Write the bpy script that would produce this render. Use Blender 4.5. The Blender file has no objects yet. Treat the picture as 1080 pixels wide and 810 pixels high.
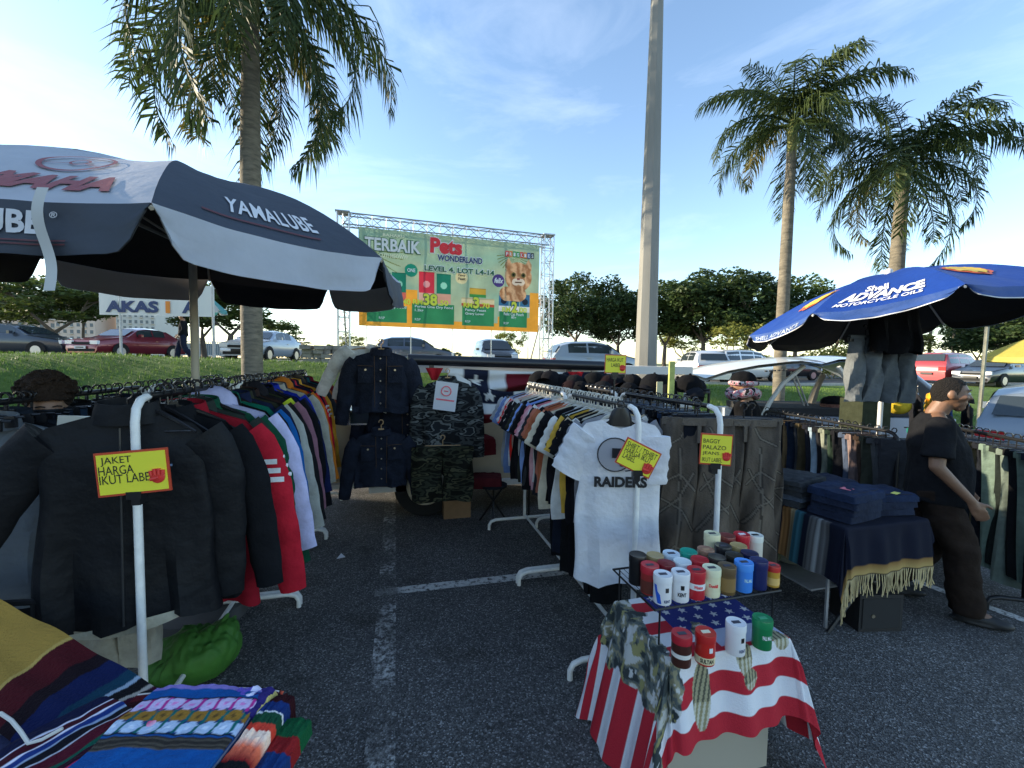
import bpy, bmesh, math, random
from mathutils import Vector, Matrix, noise as mnoise
S = bpy.context.scene
COL = S.collection
R = math.radians
# ---------------------------------------------------------------- camera
CAMZ = 1.75; FPX = 450.0
YAW, PITCH, ROLL = R(15.05), R(3.05), R(0.85)
F0 = Vector((math.sin(YAW), math.cos(YAW), 0)); R0 = Vector((math.cos(YAW), -math.sin(YAW), 0)); Z0 = Vector((0, 0, 1))
CF = F0*math.cos(PITCH) - Z0*math.sin(PITCH); CU = F0*math.sin(PITCH) + Z0*math.cos(PITCH)
CR = R0*math.cos(ROLL) + CU*math.sin(ROLL); CU2 = CU*math.cos(ROLL) - R0*math.sin(ROLL)
CAM0 = Vector((0, 0, CAMZ))
cd = bpy.data.cameras.new('camera'); co = bpy.data.objects.new('camera', cd); COL.objects.link(co)
cd.lens = 15.0; cd.sensor_width = 36.0; cd.clip_start = 0.05; cd.clip_end = 5000
mx = Matrix.Identity(4)
for i in range(3):
    mx[i][0] = CR[i]; mx[i][1] = CU2[i]; mx[i][2] = -CF[i]; mx[i][3] = CAM0[i]
co.matrix_world = mx
S.camera = co
def P(u, v, d):                      # photograph pixel + distance along the view axis -> world point
    return CAM0 + (CF + CR*((u-540)/FPX) - CU2*((v-405)/FPX))*d
def G(u, v, z=0.0):                  # photograph pixel -> world point at height z
    k = CF + CR*((u-540)/FPX) - CU2*((v-405)/FPX)
    return CAM0 + k*((z-CAMZ)/k.z)
# ---------------------------------------------------------------- light
SUN_EL, SUN_AZ = R(16), R(-66)        # azimuth measured from +Y, negative = left
sdir = Vector((math.sin(SUN_AZ)*math.cos(SUN_EL), math.cos(SUN_AZ)*math.cos(SUN_EL), math.sin(SUN_EL)))
sd = bpy.data.lights.new('sun', 'SUN'); so = bpy.data.objects.new('sun', sd); COL.objects.link(so)
sd.energy = 3.8; sd.angle = R(0.6); sd.color = (1.0, 0.86, 0.64)
so.rotation_euler = (-sdir).to_track_quat('-Z', 'Y').to_euler()
w = bpy.data.worlds.new('World'); S.world = w; w.use_nodes = True
nt = w.node_tree; bg = nt.nodes['Background']
sk = nt.nodes.new('ShaderNodeTexSky'); sk.sky_type = 'NISHITA'; sk.sun_disc = False
sk.sun_elevation = SUN_EL; sk.sun_rotation = SUN_AZ
sk.air_density = 1.0; sk.dust_density = 0.3; sk.ozone_density = 1.7
tc = nt.nodes.new('ShaderNodeTexCoord'); mp = nt.nodes.new('ShaderNodeMapping')
mp.inputs['Scale'].default_value = (1.0, 1.0, 3.4); mp.inputs['Rotation'].default_value = (0.25, 0.2, 0.5)
nz = nt.nodes.new('ShaderNodeTexNoise'); nz.inputs['Scale'].default_value = 2.1; nz.inputs['Detail'].default_value = 9
nz.inputs['Roughness'].default_value = 0.62; nz.inputs['Distortion'].default_value = 0.55
rp = nt.nodes.new('ShaderNodeValToRGB'); rp.color_ramp.elements[0].position = 0.50; rp.color_ramp.elements[1].position = 0.92
rp.color_ramp.elements[1].color = (0.26, 0.26, 0.26, 1)
mxn = nt.nodes.new('ShaderNodeMixRGB'); mxn.inputs[2].default_value = (5.2, 5.6, 6.2, 1)
nt.links.new(tc.outputs['Generated'], mp.inputs[0]); nt.links.new(mp.outputs[0], nz.inputs['Vector'])
nt.links.new(nz.outputs['Fac'], rp.inputs[0]); nt.links.new(rp.outputs[0], mxn.inputs[0])
nt.links.new(sk.outputs[0], mxn.inputs[1]); nt.links.new(mxn.outputs[0], bg.inputs[0])
bg.inputs[1].default_value = 0.15
S.view_settings.view_transform = 'Standard'; S.view_settings.look = 'None'; S.view_settings.gamma = 1
S.view_settings.exposure = 1.42
S.render.engine = 'CYCLES'
# ---------------------------------------------------------------- helpers
def lin(c):
    if isinstance(c, str):
        c = c.lstrip('#'); v = [int(c[i:i+2], 16)/255 for i in (0, 2, 4)]
        return tuple((x/12.92 if x <= .04045 else ((x+.055)/1.055)**2.4) for x in v)
    return tuple(c)
MATS = {}
def mat(name, col, rough=0.7, metal=0.0, bump=0.0, bscale=60, var=0.0, vscale=8, spec=0.5, coat=0.0):
    k = name
    if k in MATS: return MATS[k]
    m = bpy.data.materials.new(name); MATS[k] = m; m.use_nodes = True
    t = m.node_tree; b = t.nodes['Principled BSDF']; c = lin(col)
    if isinstance(col, str): c = tuple(min(.82, x*1.35+.002) for x in c)
    b.inputs['Base Color'].default_value = (*c, 1); b.inputs['Roughness'].default_value = rough
    b.inputs['Metallic'].default_value = metal; b.inputs['Specular IOR Level'].default_value = spec
    b.inputs['Coat Weight'].default_value = coat
    if bump or var:
        tcn = t.nodes.new('ShaderNodeTexCoord')
    if bump:
        n = t.nodes.new('ShaderNodeTexNoise'); n.inputs['Scale'].default_value = bscale; n.inputs['Detail'].default_value = 4
        bp = t.nodes.new('ShaderNodeBump'); bp.inputs['Strength'].default_value = bump; bp.inputs['Distance'].default_value = 0.02
        t.links.new(tcn.outputs['Object'], n.inputs['Vector']); t.links.new(n.outputs['Fac'], bp.inputs['Height']); t.links.new(bp.outputs[0], b.inputs['Normal'])
    if var:
        n = t.nodes.new('ShaderNodeTexNoise'); n.inputs['Scale'].default_value = vscale; n.inputs['Detail'].default_value = 6; n.inputs['Roughness'].default_value = .65
        r = t.nodes.new('ShaderNodeValToRGB'); r.color_ramp.elements[0].position = .3; r.color_ramp.elements[1].position = .7
        r.color_ramp.elements[0].color = (*[max(0, x*(1-var)) for x in c], 1); r.color_ramp.elements[1].color = (*[min(1, x*(1+var)) for x in c], 1)
        t.links.new(tcn.outputs['Object'], n.inputs['Vector']); t.links.new(n.outputs['Fac'], r.inputs[0]); t.links.new(r.outputs[0], b.inputs['Base Color'])
    return m
def cloth(col, v=0.22):
    return mat('fabric_'+(col if isinstance(col, str) else '_'.join('%.3f' % x for x in col)), col, .95, bump=.9, bscale=12, var=v, vscale=9, spec=.10)
def paintmat(name, rough=.9, bump=.35, bscale=180, spec=.2):
    if name in MATS: return MATS[name]
    m = bpy.data.materials.new(name); MATS[name] = m; m.use_nodes = True
    t = m.node_tree; b = t.nodes['Principled BSDF']; a = t.nodes.new('ShaderNodeAttribute'); a.attribute_name = 'weave'
    t.links.new(a.outputs['Color'], b.inputs['Base Color']); b.inputs['Roughness'].default_value = rough; b.inputs['Specular IOR Level'].default_value = spec
    if bump:
        tcn = t.nodes.new('ShaderNodeTexCoord'); n = t.nodes.new('ShaderNodeTexNoise'); n.inputs['Scale'].default_value = bscale
        bp = t.nodes.new('ShaderNodeBump'); bp.inputs['Strength'].default_value = bump; bp.inputs['Distance'].default_value = 0.01
        t.links.new(tcn.outputs['Object'], n.inputs['Vector']); t.links.new(n.outputs['Fac'], bp.inputs['Height']); t.links.new(bp.outputs[0], b.inputs['Normal'])
    return m
def rampmat(name, stops, scale=8, detail=6, rough=.9, stretch=(1, 1, 1), bump=.0, bscale=40, const=False, coord='Object', rgh=.6, dist=0.0, bdist=.02):
    if name in MATS: return MATS[name]
    m = bpy.data.materials.new(name); MATS[name] = m; m.use_nodes = True
    t = m.node_tree; b = t.nodes['Principled BSDF']; b.inputs['Roughness'].default_value = rough; b.inputs['Specular IOR Level'].default_value = .25
    tcn = t.nodes.new('ShaderNodeTexCoord'); mpn = t.nodes.new('ShaderNodeMapping'); mpn.inputs['Scale'].default_value = stretch
    n = t.nodes.new('ShaderNodeTexNoise'); n.inputs['Scale'].default_value = scale; n.inputs['Detail'].default_value = detail; n.inputs['Roughness'].default_value = rgh
    n.inputs['Distortion'].default_value = dist
    r = t.nodes.new('ShaderNodeValToRGB'); e = r.color_ramp.elements
    while len(e) < len(stops): e.new(0.5)
    for i, (p, c) in enumerate(stops): e[i].position = p; e[i].color = (*lin(c), 1)
    if const: r.color_ramp.interpolation = 'CONSTANT'
    t.links.new(tcn.outputs[coord], mpn.inputs[0]); t.links.new(mpn.outputs[0], n.inputs['Vector']); t.links.new(n.outputs['Fac'], r.inputs[0]); t.links.new(r.outputs[0], b.inputs['Base Color'])
    if bump:
        n2 = t.nodes.new('ShaderNodeTexNoise'); n2.inputs['Scale'].default_value = bscale; n2.inputs['Detail'].default_value = 5
        bp = t.nodes.new('ShaderNodeBump'); bp.inputs['Strength'].default_value = bump; bp.inputs['Distance'].default_value = bdist
        t.links.new(tcn.outputs[coord], n2.inputs['Vector']); t.links.new(n2.outputs['Fac'], bp.inputs['Height']); t.links.new(bp.outputs[0], b.inputs['Normal'])
    return m
def leafmat(name, c1, c2, trans=.35, scale=1.5):
    if name in MATS: return MATS[name]
    m = rampmat(name, [(.3, c1), (.7, c2)], scale=scale, rough=.55)
    t = m.node_tree; b = t.nodes['Principled BSDF']; out = t.nodes['Material Output']
    tr = t.nodes.new('ShaderNodeBsdfTranslucent'); mixs = t.nodes.new('ShaderNodeMixShader'); mixs.inputs[0].default_value = trans
    r = [x for x in t.nodes if x.type == 'VALTORGB'][0]
    t.links.new(r.outputs[0], tr.inputs[0]); t.links.new(b.outputs[0], mixs.inputs[1]); t.links.new(tr.outputs[0], mixs.inputs[2]); t.links.new(mixs.outputs[0], out.inputs[0])
    return m
def tag(o, label=None, cat=None, group=None, kind=None):
    if label: o['label'] = label
    if cat: o['category'] = cat
    if group: o['group'] = group
    if kind: o['kind'] = kind
    return o
def empty(name, loc=(0, 0, 0), rz=0.0):
    o = bpy.data.objects.new(name, None); COL.objects.link(o); o.location = loc; o.rotation_euler = (0, 0, rz); o.empty_display_size = .1
    return o
class MB:
    def __init__(s): s.v = []; s.f = []; s.c = None
    def add(s, vs, fs):
        b = len(s.v); s.v += [tuple(x) for x in vs]; s.f += [tuple(b+i for i in f) for f in fs]; return s
    def box(s, c, d, rz=0.0, M=None):
        x, y, z = d[0]/2, d[1]/2, d[2]/2
        vs = [Vector((i*x, j*y, k*z)) for i in (-1, 1) for j in (-1, 1) for k in (-1, 1)]
        if M is not None: vs = [M @ v for v in vs]
        elif rz:
            q = Matrix.Rotation(rz, 3, 'Z'); vs = [q @ v for v in vs]
        c = Vector(c)
        return s.add([v+c for v in vs], [(0, 1, 3, 2), (4, 6, 7, 5), (0, 4, 5, 1), (2, 3, 7, 6), (0, 2, 6, 4), (1, 5, 7, 3)])
    def tube(s, pts, r, n=8, r2=None, flat=1.0, up=None, caps=True):
        pts = [Vector(p) for p in pts]; rings = []; N = len(pts)
        pu = Vector(up) if up else None
        for i, p in enumerate(pts):
            a = pts[max(0, i-1)]; b = pts[min(N-1, i+1)]; t = (b-a)
            if t.length < 1e-9: t = Vector((0, 0, 1))
            t.normalize()
            if pu is None:
                pu = Vector((0, 0, 1)) if abs(t.z) < .9 else Vector((1, 0, 0))
            x = t.cross(pu)
            if x.length < 1e-6: x = t.cross(Vector((1, 0, 0)))
            x.normalize(); y = x.cross(t).normalized(); 
            if not up: pu = y
            rr = r[i] if isinstance(r, (list, tuple)) else (r if r2 is None else r+(r2-r)*i/(N-1))
            rings.append([p + x*(math.cos(2*math.pi*k/n)*rr) + y*(math.sin(2*math.pi*k/n)*rr*flat) for k in range(n)])
        return s.loft(rings, caps)
    def loft(s, rings, caps=True, closed=True):
        n = len(rings[0]); vs = [p for r in rings for p in r]; fs = []
        for i in range(len(rings)-1):
            for k in range(n if closed else n-1):
                a = i*n+k; b = i*n+(k+1) % n; fs.append((a, b, b+n, a+n))
        if caps and closed:
            fs.append(tuple(reversed(range(n)))); fs.append(tuple((len(rings)-1)*n+k for k in range(n)))
        return s.add(vs, fs)
    def lathe(s, prof, c=(0, 0, 0), n=20):
        c = Vector(c)
        return s.loft([[c+Vector((r*math.cos(2*math.pi*k/n), r*math.sin(2*math.pi*k/n), z)) for k in range(n)] for r, z in prof])
    def ball(s, c, r, n=10, m=7):
        c = Vector(c); r = (r, r, r) if not isinstance(r, (tuple, list)) else r
        return s.loft([[c+Vector((r[0]*math.sin(math.pi*(j+.02)/(m-1+.04))*math.cos(2*math.pi*k/n), r[1]*math.sin(math.pi*(j+.02)/(m-1+.04))*math.sin(2*math.pi*k/n), r[2]*math.cos(math.pi*(j+.02)/(m-1+.04)))) for k in range(n)] for j in range(m)])
    def grid(s, fn, nu, nv, col=None):
        vs = []; 
        for j in range(nv+1):
            for i in range(nu+1):
                vs.append(fn(i/nu, j/nv))
                if col is not None:
                    if s.c is None: s.c = []
                    s.c.append(col(i/nu, j/nv))
        fs = [(j*(nu+1)+i, j*(nu+1)+i+1, (j+1)*(nu+1)+i+1, (j+1)*(nu+1)+i) for j in range(nv) for i in range(nu)]
        return s.add(vs, fs)
    def poly(s, pts): return s.add(pts, [tuple(range(len(pts)))])
    def prism(s, pts, off):
        n = len(pts); off = Vector(off); a = [Vector(p) for p in pts]; b = [p+off for p in a]
        return s.add(a+b, [tuple(range(n)), tuple(reversed(range(n, 2*n)))]+[(i, n+i, n+(i+1) % n, (i+1) % n) for i in range(n)])
    def mesh(s, name, m=None, smooth=True):
        me = bpy.data.meshes.new(name); me.from_pydata(s.v, [], s.f)
        if m: me.materials.append(m)
        if s.c:
            at = me.color_attributes.new('weave', 'FLOAT_COLOR', 'POINT')
            flat = []
            for c in s.c: flat += [c[0], c[1], c[2], 1.0]
            at.data.foreach_set('color', flat)
        me.update()
        bmm = bmesh.new(); bmm.from_mesh(me); bmesh.ops.recalc_face_normals(bmm, faces=bmm.faces)
        for f in bmm.faces: f.smooth = smooth
        if smooth:
            for e in bmm.edges:
                if len(e.link_faces) == 2 and e.calc_face_angle(0) > 0.75: e.smooth = False
        bmm.to_mesh(me); bmm.free()
        return me
    def build(s, name, m=None, parent=None, smooth=True, loc=None):
        o = bpy.data.objects.new(name, s.mesh(name, m, smooth)); COL.objects.link(o)
        if parent: o.parent = parent
        if loc is not None: o.location = loc
        return o
def link(name, me, parent=None, m=None, loc=None, rot=None):
    if m is not None and not me.materials: me.materials.append(None)
    o = bpy.data.objects.new(name, me); COL.objects.link(o)
    if parent: o.parent = parent
    if loc is not None: o.location = loc
    if rot is not None: o.rotation_euler = rot
    if m is not None and len(o.material_slots):
        o.material_slots[0].link = 'OBJECT'; o.material_slots[0].material = m
    return o
def copy_tree(o, parent=None):
    c = o.copy(); COL.objects.link(c); c.parent = parent
    for ch in list(o.children): copy_tree(ch, c)
    return c
TXT = {}
def glyphs(s, bold=0.0, shear=0.0, cuts=0, spacing=1.0):
    k = (s, bold, shear, cuts, spacing)
    if k in TXT: return TXT[k]
    cu = bpy.data.curves.new('t', 'FONT'); cu.body = s; cu.offset = bold; cu.shear = shear; cu.resolution_u = 3; cu.space_character = spacing
    o = bpy.data.objects.new('t', cu); COL.objects.link(o); bpy.context.view_layer.update()
    me = bpy.data.meshes.new_from_object(o.evaluated_get(bpy.context.evaluated_depsgraph_get()))
    bpy.data.objects.remove(o); bm = bmesh.new(); bm.from_mesh(me)
    if cuts:
        bmesh.ops.triangulate(bm, faces=bm.faces); bmesh.ops.subdivide_edges(bm, edges=bm.edges, cuts=cuts, use_grid_fill=True)
    vs = [v.co.copy() for v in bm.verts]; fs = [tuple(v.index for v in f.verts) for f in bm.faces]
    bm.free(); bpy.data.meshes.remove(me)
    x0 = min(v.x for v in vs); x1 = max(v.x for v in vs); y0 = min(v.y for v in vs); y1 = max(v.y for v in vs)
    TXT[k] = ([((v.x-x0)/(x1-x0), (v.y-y0)/(y1-y0)) for v in vs], fs, (x1-x0)/(y1-y0)); return TXT[k]
def text(s, m, parent, fn, bold=0.0, shear=0.0, cuts=0, name='lettering', spacing=1.0):
    """fn(a, b) maps the normalised text rectangle (0..1, 0..1) to a point"""
    vs, fs, asp = glyphs(s, bold, shear, cuts, spacing)
    mb = MB(); mb.add([fn(a, b) for a, b in vs], fs)
    return mb.build(name, m, parent, smooth=False)
def rect(o, ux, uy, w, h):
    o = Vector(o); ux = Vector(ux).normalized()*w; uy = Vector(uy).normalized()*h
    return lambda a, b: o + ux*a + uy*b
ORD = ['first', 'second', 'third', 'fourth', 'fifth', 'sixth', 'seventh', 'eighth', 'ninth', 'tenth', 'eleventh', 'twelfth', 'thirteenth', 'fourteenth', 'fifteenth', 'sixteenth', 'seventeenth', 'eighteenth', 'nineteenth', 'twentieth']
ORD += ['twenty-'+o for o in ORD[:9]] + ['thirtieth'] + ['thirty-'+o for o in ORD[:9]] + ['fortieth'] + ['forty-'+o for o in ORD[:9]] + ['fiftieth'] + ['fifty-'+o for o in ORD[:9]]
def sstep(a, b, x):
    t = min(1, max(0, (x-a)/(b-a))); return t*t*(3-2*t)
def lerp(a, b, t): return a+(b-a)*t
def rnd(a, b): return random.uniform(a, b)
random.seed(7)
M_WHITE = mat('white_coated_steel', (.80, .79, .74), .35, bump=.1, bscale=300, var=.1, vscale=20)
M_BLACK = mat('black_plastic', (.012, .012, .013), .32)
M_BLKMET = mat('black_metal', (.015, .015, .016), .4, metal=.3)
M_STEEL = mat('galvanised_steel', (.42, .43, .44), .45, metal=.6, var=.2, vscale=5)
# ---------------------------------------------------------------- ground
mg = bpy.data.materials.new('asphalt'); mg.use_nodes = True; MATS['asphalt'] = mg
def asphalt_nodes(m, paint=False):
    t = m.node_tree; b = t.nodes['Principled BSDF']; b.inputs['Roughness'].default_value = .78; b.inputs['Specular IOR Level'].default_value = .38
    ge = t.nodes.new('ShaderNodeNewGeometry')
    def nse(sc, det=4, rg=.6):
        n = t.nodes.new('ShaderNodeTexNoise'); n.inputs['Scale'].default_value = sc; n.inputs['Detail'].default_value = det; n.inputs['Roughness'].default_value = rg
        t.links.new(ge.outputs['Position'], n.inputs['Vector']); return n
    def rmp(src, stops):
        r = t.nodes.new('ShaderNodeValToRGB'); e = r.color_ramp.elements
        while len(e) < len(stops): e.new(.5)
        for i, (p, c) in enumerate(stops): e[i].position = p; e[i].color = (*c, 1)
        t.links.new(src, r.inputs[0]); return r
    big = rmp(nse(.75, 8, .7).outputs['Fac'], [(.30, (.062, .061, .060)), (.50, (.092, .090, .088)), (.72, (.128, .126, .122))])
    vo = t.nodes.new('ShaderNodeTexVoronoi'); vo.inputs['Scale'].default_value = 140; t.links.new(ge.outputs['Position'], vo.inputs['Vector'])
    sepc = t.nodes.new('ShaderNodeSeparateColor'); t.links.new(vo.outputs['Color'], sepc.inputs[0])
    spk = rmp(sepc.outputs[0], [(.0, (.35, .35, .35)), (.55, (.9, .9, .9)), (.86, (1.5, 1.5, 1.5)), (.985, (3.3, 3.3, 3.3))])
    mul = t.nodes.new('ShaderNodeMixRGB'); mul.blend_type = 'MULTIPLY'; mul.inputs[0].default_value = 1
    t.links.new(big.outputs[0], mul.inputs[1]); t.links.new(spk.outputs[0], mul.inputs[2])
    last = mul.outputs[0]
    oil = rmp(nse(2.3, 4).outputs['Fac'], [(.56, (1, 1, 1)), (.66, (.70, .69, .67)), (.76, (.48, .47, .46))])
    m2 = t.nodes.new('ShaderNodeMixRGB'); m2.blend_type = 'MULTIPLY'; m2.inputs[0].default_value = 1
    t.links.new(last, m2.inputs[1]); t.links.new(oil.outputs[0], m2.inputs[2]); last = m2.outputs[0]
    if paint:
        a = rmp(nse(26, 8, .75).outputs['Fac'], [(.47, (0, 0, 0)), (.60, (1, 1, 1))] if paint == 1 else [(.40, (0, 0, 0)), (.50, (1, 1, 1))])
        c = rmp(nse(2.6, 3, .5).outputs['Fac'], [(.43, (.05, .05, .05)), (.62, (1, 1, 1))] if paint == 1 else [(.33, (.2, .2, .2)), (.45, (1, 1, 1))])
        mm = t.nodes.new('ShaderNodeMixRGB'); mm.blend_type = 'MULTIPLY'; mm.inputs[0].default_value = 1
        t.links.new(a.outputs[0], mm.inputs[1]); t.links.new(c.outputs[0], mm.inputs[2])
        m3 = t.nodes.new('ShaderNodeMixRGB'); m3.inputs[2].default_value = (.60, .59, .56, 1)
        t.links.new(mm.outputs[0], m3.inputs[0]); t.links.new(last, m3.inputs[1]); last = m3.outputs[0]
    t.links.new(last, b.inputs['Base Color'])
    bp = t.nodes.new('ShaderNodeBump'); bp.inputs['Strength'].default_value = .75; bp.inputs['Distance'].default_value = .006
    t.links.new(vo.outputs['Distance'], bp.inputs['Height']); t.links.new(bp.outputs[0], b.inputs['Normal'])
asphalt_nodes(mg)
ml = bpy.data.materials.new('worn_line_paint'); ml.use_nodes = True; asphalt_nodes(ml, True)
tag(MB().grid(lambda a, b: (lerp(-900, 900, a), lerp(-300, 1500, b), 0), 8, 8).build('ground', mg), kind='structure')
def line(p, q, wd, name='parking_line', m=None):
    p = Vector(p); q = Vector(q); d = (q-p).normalized(); n = Vector((-d.y, d.x, 0))*wd/2; up = Vector((0, 0, .004))
    tag(MB().grid(lambda a, b: p.lerp(q, a)+n*(2*b-1)*(1+.12*mnoise.noise(Vector((a*30, b*3, p.x))))+up, 60, 2).build(name, m or ml), kind='structure')
ml2 = bpy.data.materials.new('clean_line_paint'); ml2.use_nodes = True; asphalt_nodes(ml2, 2)
gl = G(407, 700); gy = G(470, 617)
line((gl.x-.01, -2, 0), (gl.x-.01, gy.y-.05, 0), .13); line((gl.x-.01, gy.y+.05, 0), (gl.x-.03, 7.2, 0), .13)
line((gl.x-.1, gy.y, 0), (3.4, gy.y-.05, 0), .10, m=ml2)
a = G(1018, 632); b = G(1090, 658); line(a-(b-a)*1.5, a+(b-a)*2.0, .085, m=ml2)
# berm: the grass bank rises behind the stalls to a car park on a higher level
def hmax(x): return lerp(1.62, .85, sstep(-9, 17, x))
def terr(x, y):
    yy = y + .5*math.sin(x*.35)
    h = hmax(x)
    base = h*sstep(7.2, 11.2, yy)**.8
    crest = .16*math.exp(-((yy-11.3)/1.3)**2)*(1.0 if x < 6 else .4)
    n = .05*mnoise.noise(Vector((x*.7, y*.7, 0)))*sstep(7.2, 8.5, yy)
    return base + crest + n*(1-sstep(13, 15, y)) - .02
m_grass = rampmat('grass_turf', [(.25, (.055, .095, .018)), (.5, (.10, .17, .032)), (.72, (.17, .23, .055))], scale=2.2, detail=10, rough=.95, bump=1.0, bscale=55, rgh=.75, bdist=.05, coord='Object')
tag(MB().grid(lambda a, b: (lerp(-45, 60, a), lerp(6.6, 15.5, b**1.1), terr(lerp(-45, 60, a), lerp(6.6, 15.5, b**1.1))), 210, 50).build('grass_bank', m_grass), kind='structure')
def plat(x): return hmax(x)-.02
m_road = rampmat('upper_asphalt', [(.3, (.07, .07, .07)), (.7, (.11, .11, .105))], scale=1.5, rough=.9)
m_verge = rampmat('far_verge', [(.3, (.06, .085, .03)), (.7, (.11, .13, .05))], scale=.6, rough=.95)
tag(MB().grid(lambda a, b: (lerp(-120, 140, a), lerp(15.4, 40, b), plat(lerp(-120, 140, a))), 80, 2).build('upper_car_park', m_road), kind='structure')
tag(MB().grid(lambda a, b: (lerp(-700, 800, a), lerp(39.9, 900, b), plat(lerp(-700, 800, a))+.12), 100, 2).build('far_verge', m_verge), kind='structure')
mk = mat('kerb_concrete', (.38, .37, .35), .9, var=.2)
tag(MB().grid(lambda a, b: (lerp(-45, 60, a), 15.42+.15*b, plat(lerp(-45, 60, a))+.12), 60, 1).add([(x, 15.42, plat(x)-.1+h) for x in [-45+1.75*i for i in range(61)] for h in (0, .22)], [(2*i, 2*i+2, 2*i+3, 2*i+1) for i in range(60)]).build('kerb', mk), kind='structure')
tag(MB().box((8, 6.75, .05), (106, .14, .13)).build('kerb', mk), kind='structure')
# grass blades on the bank
gb = MB(); random.seed(3)
for i in range(52000):
    y = 6.9+6.5*random.random()**1.1; x = rnd(-13, 17)
    z = terr(x, y); h = rnd(.035, .085); an = rnd(0, 6.28); wd = rnd(.006, .012)
    dx, dy = math.cos(an)*wd, math.sin(an)*wd; lx, ly = rnd(-.03, .03), rnd(-.03, .03)
    gb.add([(x-dx, y-dy, z-.01), (x+dx, y+dy, z-.01), (x+lx, y+ly, z+h)], [(0, 1, 2)])
tag(gb.build('grass', leafmat('grass_blades', (.07, .14, .02), (.17, .26, .055), .3, 1.1), smooth=False), 'short green grass growing over the bank behind the stalls', 'grass', kind='stuff')
# ---------------------------------------------------------------- far background: buildings, trees, cars
def apartment(x0, x1, y, zt, col, nx, nz, label, depth=14, balc=False):
    b = empty('apartment_building', ((x0+x1)/2, y+depth/2, plat(x0)))
    w = x1-x0; zb = 0
    MB().box((0, 0, zt/2), (w, depth, zt)).build('wall', mat('render_'+label[:12], col, .9, var=.06, vscale=.2), b)
    MB().box((0, 0, zt+.6), (w*.98, depth*.98, 1.2)).build('roof', mat('flat_roof', (.45, .40, .36), .9), b)
    wf = mat('far_glass', (.10, .13, .16), .2); bm_ = mat('far_balcony', (.62, .55, .48), .9)
    dx = w/nx; dz = zt/nz
    wme = MB().box((0, 0, 0), (dx*.45, .12, dz*.5)).mesh('window', wf, False); bme = MB().box((0, 0, 0), (dx*.6, .5, dz*.12)).mesh('balcony', bm_, False)
    for i in range(nx):
        for j in range(nz):
            x = -w/2+dx*(i+.5); z = dz*(j+.5); link('window', wme, b, None, (x, -depth/2-.03, z))
            if i % 2 == 0: link('balcony', bme, b, None, (x, -depth/2-.3, z-dz*.33))
    # side windows
    tag(b, label, 'building', 'apartment blocks far behind the car park')
    return b
pA = P(60, 370, 120)
apartment(P(-60, 370, 120).x, P(72, 370, 120).x, pA.y, 16.5, (.62, .46, .38), 14, 7, 'long pinkish beige apartment block at the far left')
apartment(P(78, 370, 125).x, P(112, 370, 125).x, pA.y-2, 19, (.66, .52, .44), 6, 10, 'peach apartment tower behind the forked tree trunk')
apartment(P(112.5, 370, 120).x, P(150, 370, 120).x, pA.y+1, 18.4, (.55, .53, .50), 7, 10, 'grey beige apartment tower nearest the walking man')
# trees
def leafcloud(mb, c, rad, n, size, squash=.7):
    for _ in range(n):
        while True:
            p = Vector((rnd(-1, 1), rnd(-1, 1), rnd(-1, 1)))
            if .35 < p.length < 1: break
        p = Vector((p.x*rad, p.y*rad, p.z*rad*squash)); q = Vector(c)+p
        a = Vector((rnd(-1, 1), rnd(-1, 1), rnd(-.6, .6))).normalized(); b = a.cross(Vector((rnd(-1, 1), rnd(-1, 1), rnd(-1, 1)))).normalized()
        s = size*rnd(.6, 1.3)
        mb.add([q-a*s, q-b*s*.45, q+a*s, q+b*s*.45], [(0, 1, 2, 3)])
def treemeshes(seed, h, cr, clumps, nl, leaf, top=.62, trunk_r=.16, forks=3, mleaf=None, mbark=None, squash=.6):
    random.seed(seed); tr = MB(); cr_ = MB()
    hub = Vector((rnd(-.2, .2), rnd(-.2, .2), h*rnd(.22, .32)))
    tr.tube([(0, 0, -.3), (hub.x*.4, hub.y*.4, hub.z*.5), hub], [trunk_r*1.25, trunk_r, trunk_r*.85], 8)
    ends = []
    for k in range(forks):
        an = k*6.283/forks+rnd(-.4, .4); l = cr*rnd(.35, .7)
        e = Vector((math.cos(an)*l, math.sin(an)*l, h*rnd(.55, .72))); mid = hub.lerp(e, .5)+Vector((rnd(-.2, .2), rnd(-.2, .2), -.1*h*rnd(0, .5)))
        tr.tube([hub, mid, e], [trunk_r*.6, trunk_r*.36, trunk_r*.16], 6); ends.append(e)
        for j in range(3):
            an2 = an+rnd(-.9, .9); e2 = e+Vector((math.cos(an2)*cr*.35, math.sin(an2)*cr*.35, h*rnd(.03, .2)))
            tr.tube([mid.lerp(e, rnd(.3, .9)), e2], [trunk_r*.25, trunk_r*.1], 5); ends.append(e2)
    for k in range(clumps):
        an = rnd(0, 6.283); rr = cr*math.sqrt(random.random())*.85
        z = h*(top+ (1-top)*.86*math.sqrt(max(0, 1-(rr/cr)**2))*rnd(.0, 1.0)) - h*.03*random.random()
        if k < len(ends): c = ends[k]+Vector((0, 0, .1))
        else: c = Vector((math.cos(an)*rr, math.sin(an)*rr, z))
        leafcloud(cr_, c, cr*rnd(.2, .34), nl, leaf, squash)
    return tr.mesh('trunk', mbark), cr_.mesh('crown', mleaf, smooth=False)
m_bark = rampmat('bark', [(.3, (.09, .075, .06)), (.7, (.20, .17, .13))], scale=6, stretch=(1, 1, .2), bump=.5, bscale=12)
m_bark2 = rampmat('pale_bark', [(.3, (.16, .14, .11)), (.7, (.33, .29, .23))], scale=4, stretch=(1, 1, .3), bump=.4, bscale=12)
m_leaf_d = leafmat('dark_leaves', (.020, .042, .014), (.055, .085, .022), .22, .9)
m_leaf_m = leafmat('mid_leaves', (.035, .065, .016), (.10, .135, .03), .3, .9)
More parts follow.
